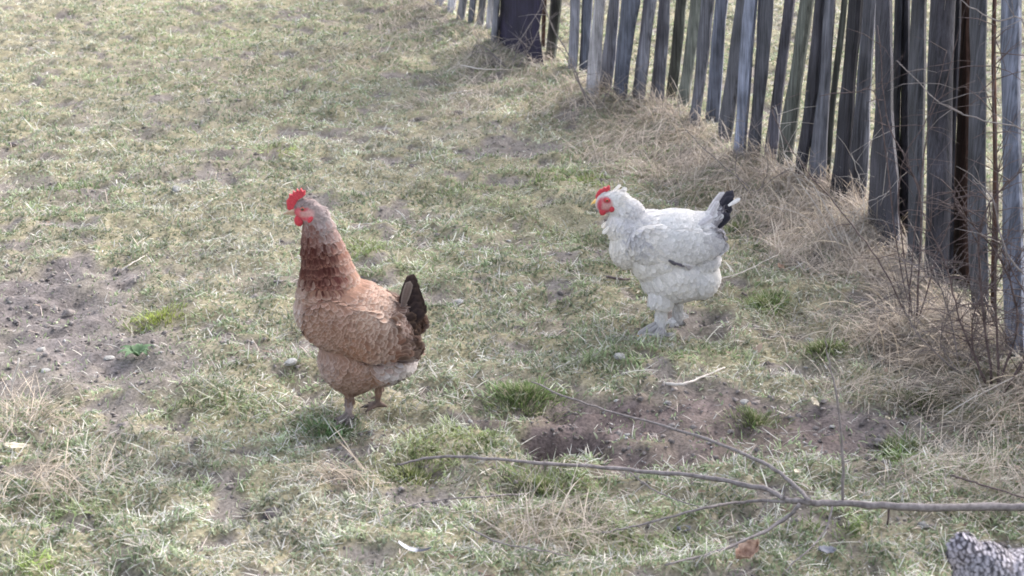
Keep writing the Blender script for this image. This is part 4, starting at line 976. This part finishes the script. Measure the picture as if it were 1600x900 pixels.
# ------------------------------------------------------------ small things on the ground
def pebble(px, py, r, mat, label, name="pebble", cat="stone", flat=.6):
    p = on(px, py, r * .25); s = px_scale(px, py)
    bm = bmesh.new(); bmesh.ops.create_icosphere(bm, subdivisions=2, radius=r)
    ph = random.uniform(0, 9)
    for v in bm.verts:
        k = 1 + .28 * (vnoise(v.co.x / r * 1.3 + ph, v.co.y / r * 1.3 + v.co.z / r * 2, 3) - .5) * 2
        v.co = Vector((v.co.x * k * 1.25, v.co.y * k, v.co.z * k * flat))
    me = bpy.data.meshes.new(name); bm.to_mesh(me); bm.free(); me.materials.append(mat)
    o = bpy.data.objects.new(name, me); COL.objects.link(o); o.location = p; o.rotation_euler = (random.uniform(-.2, .2), random.uniform(-.2, .2), random.uniform(0, 6))
    return tag(o, label, cat)
for a in [(1161, 628, .012, M_STONE, "pale pebble on the bare scrape right of centre"), (970, 557, .013, M_STONE, "whitish pebble in front of the white hen's feet"),
          (63, 547, .013, M_STONE, "larger pale stone near the left edge on grey soil"), (170, 560, .012, M_STONE, "pale stone in the middle of the left soil patch, beside the broad leaved weed"),
          (715, 472, .014, M_STONE, "whitish stone right of the buff hen's tail"), (455, 566, .014, M_STONE, "grey stone half sunk left of the buff hen's belly"), (365, 552, .009, M_STONE, "small white stone on the right rim of the left soil patch"),
          (1265, 531, .009, M_STONE, "tiny white stone above the green tuft right of the white hen"), (635, 628, .010, M_STONE, "pale pebble behind the buff hen's rear foot"), (1100, 745, .010, M_STONE, "pebble against the upper side of the long branch"),
          (982, 680, .009, M_STONE, "small pebble in the hollow of the scrape"), (920, 713, .009, M_STONE, "pebble lying just above the long twig at the scrape"), (70, 580, .010, M_STONE, "round stone below the larger pale stone at left"), (275, 295, .014, M_STONE, "pale stone in the grass at upper left"),
          (1048, 523, .010, M_STONE, "small stone at the white hen's trailing foot"), (560, 852, .0, M_STONE, "")]:
    if a[2] > 0: pebble(*a)
pebble(716, 176, .019, M_STONED, "dark dropping or clod in the grass between the hens and the black board", "soil_clod", "clod")
pebble(645, 259, .011, M_STONED, "small black clod in the grass midway above the two hens", "soil_clod", "clod")
pebble(18, 226, .016, M_STONED, "dark clod at the far upper left edge", "soil_clod", "clod")
pebble(428, 806, .020, M_STONED, "dark earthy lump in the lower left grass", "soil_clod", "clod", .8)
pebble(70, 28, .014, M_STONED, "dark speck of earth near the top left corner", "soil_clod", "clod")

def leaf(px, py, ln, wd, rz, mat, label, curl=.5, name="fallen_leaf", cat="leaf", tilt=(.2, .1), up=.012):
    p = on(px, py, up); V = []; rows, cols = 9, 7
    for i in range(rows):
        t = i / (rows - 1); hw = wd / 2 * (math.sin(math.pi * min(t * .96 + .03, 1)) ** .7) * (1 + .18 * math.sin(t * 19))
        for j in range(cols):
            u = j / (cols - 1) * 2 - 1
            V.append((ln * (t - .5), hw * u, curl * wd * .5 * u * u + curl * ln * .35 * (t - .5) ** 2 * 2 + random.uniform(-.001, .001)))
    Fc = [(i * cols + j, i * cols + j + 1, (i + 1) * cols + j + 1, (i + 1) * cols + j) for i in range(rows - 1) for j in range(cols - 1)]
    o = mesh_obj(name, V, Fc, mat); o.location = p; o.rotation_euler = (tilt[0], tilt[1], rz)
    md = o.modifiers.new("thickness", 'SOLIDIFY'); md.thickness = .0007
    return tag(o, label, cat)
leaf(1168, 868, .052, .034, .5, M_LEAF, "curled reddish brown dead leaf at the bottom centre right", 1.1, tilt=(.35, -.3), up=.02)
leaf(1271, 630, .034, .026, 1.3, M_LEAFP, "pale cream dead leaf standing on the scrape by the upright twig", .4, tilt=(.7, .1))
leaf(1292, 862, .034, .022, .1, M_LEAFD, "dark grey leaf in the grass left of the barred hen", .5)
leaf(1218, 418, .03, .022, 1.0, M_LEAF, "orange brown leaf in the straw right of the white hen", .5, tilt=(.6, .2))
leaf(1245, 738, .02, .014, 1.0, M_LEAFP, "small pale leaf scrap behind the fork of the branch", .4)
leaf(1068, 828, .03, .02, .4, M_LEAFD, "grey curled leaf in the bottom grass near the lower fork twigs", .5)
leaf(1385, 655, .035, .012, 1.2, M_LEAFP, "narrow pinkish dry leaf on the soil toward the fence", .6, tilt=(.5, .4))
leaf(25, 698, .055, .02, .1, M_LEAFP, "pale grey scrap of leaf at the left edge", .3)
# a dropped feather
p0 = on(648, 859, .012)
fo = empty("dropped_feather", p0, "small grey and white feather dropped in the grass at bottom centre", "feather")
V = []; C = []
for i in range(9):
    t = i / 8
    for j in range(3):
        u = j - 1; hw = .007 * math.sin(math.pi * min(1, t * .85 + .12)) ** .7
        V.append(((t - .5) * .062, hw * u, .003 * (1 - abs(u)) + .010 * (t - .5) ** 2 * 4)); C.append((.62, .62, .66) if (t < .55 and u <= 0) else (.10, .10, .12))
mesh_obj("vane", V, [(i * 3 + j, i * 3 + j + 1, i * 3 + j + 4, i * 3 + j + 3) for i in range(8) for j in range(2)], M_FEATH, fo, C)
Vt, Ft = tube([(-.045, 0, .012), (-.03, 0, .006), (.0, 0, .004), (.03, 0, .012)], .0009, .0004, 5); mesh_obj("quill", Vt, Ft, M_TWIGP, fo)
fo.rotation_euler = (0, .1, -.2)

# green tufts and one broad-leaved weed
def tuft(px, py, rx, n, L, col, label):
    p = on(px, py); r = 1.25 * rx / px_scale(px, py); L *= .85
    rr = np.clip(np.abs(rng.normal(0, .55, n)), 0, 1.25) * r; a = rng.uniform(0, 6.283, n)
    x = rr * np.cos(a); y = rr * np.sin(a) * .8
    z = height(x + p.x, y + p.y) - p.z
    yaw = a + rng.normal(0, .7, n); tilt = np.clip(.2 + .7 * rr / r + rng.normal(0, .15, n), 0, 1.4)
    C = (np.array(col) * .6 + np.array([.15, .15, .09]) * .6)[None] * rng.uniform(.6, 1.4, n)[:, None]
    k_ = rng.random(n) < .22; C[k_] = np.array([.42, .38, .27])
    o = blades(np.stack([x, y, z], 1), rng.uniform(.4, 1.05, n) * L * .8, rng.uniform(.0016, .003, n), yaw, tilt, rng.uniform(.2, 1.0, n), C, "grass_tuft", M_GRASS, 3)
    o.location = p; tag(o, label, "grass tuft")
tuft(820, 620, 52, 1500, .055, (.15, .24, .07), "bright green grass tuft on the lip of the dug hollow")
tuft(512, 676, 44, 1100, .035, (.07, .19, .05), "dark green low grass tuft at the buff hen's front foot")
tuft(1192, 478, 42, 900, .055, (.12, .20, .05), "green grass tuft beneath the straw right of the white hen")
tuft(1290, 548, 34, 700, .05, (.13, .19, .06), "green grass tuft at the tip of the upright twig")
tuft(1180, 660, 36, 600, .035, (.13, .19, .06), "low green tuft in the middle of the bare scrape")
tuft(1412, 706, 38, 700, .04, (.12, .19, .06), "green tuft below the scrape toward the right edge")
tuft(1440, 632, 44, 700, .04, (.09, .12, .05), "dark dull green tuft near the lowest fence foot")
tuft(1150, 358, 30, 0 + 300, .05, (.16, .22, .07), "small green tuft behind the white hen's tail")
tuft(640, 745, 60, 700, .04, (.19, .24, .07), "yellowish green tuft left of the long twig's tip")
tuft(250, 497, 44, 500, .03, (.34, .42, .06), "bright yellow green mossy tuft on the left soil patch")
tuft(850, 765, 70, 900, .045, (.18, .25, .08), "wide green tuft below the middle of the long twig")
wp = on(215, 560); wd_ = empty("broad_leaved_weed", wp, "low grey green broad leaved weed rosette on the left soil patch", "weed")
for k in range(9):
    a = k * .7 + random.uniform(-.2, .2); ln = random.uniform(.03, .055)
    V = []
    for i in range(6):
        t = i / 5; hw = .010 * math.sin(math.pi * min(1, .1 + t * .88))
        for j in (-1, 0, 1):
            r = ln * t; V.append((math.cos(a) * r - math.sin(a) * hw * j, math.sin(a) * r + math.cos(a) * hw * j, .004 + .02 * math.sin(t * 2.4) + abs(j) * .003))
    mesh_obj("leaf", V, [(i * 3 + j, i * 3 + j + 1, i * 3 + j + 4, i * 3 + j + 3) for i in range(5) for j in range(2)], M_GRASS, wd_, [(.12, .19, .10)] * len(V))
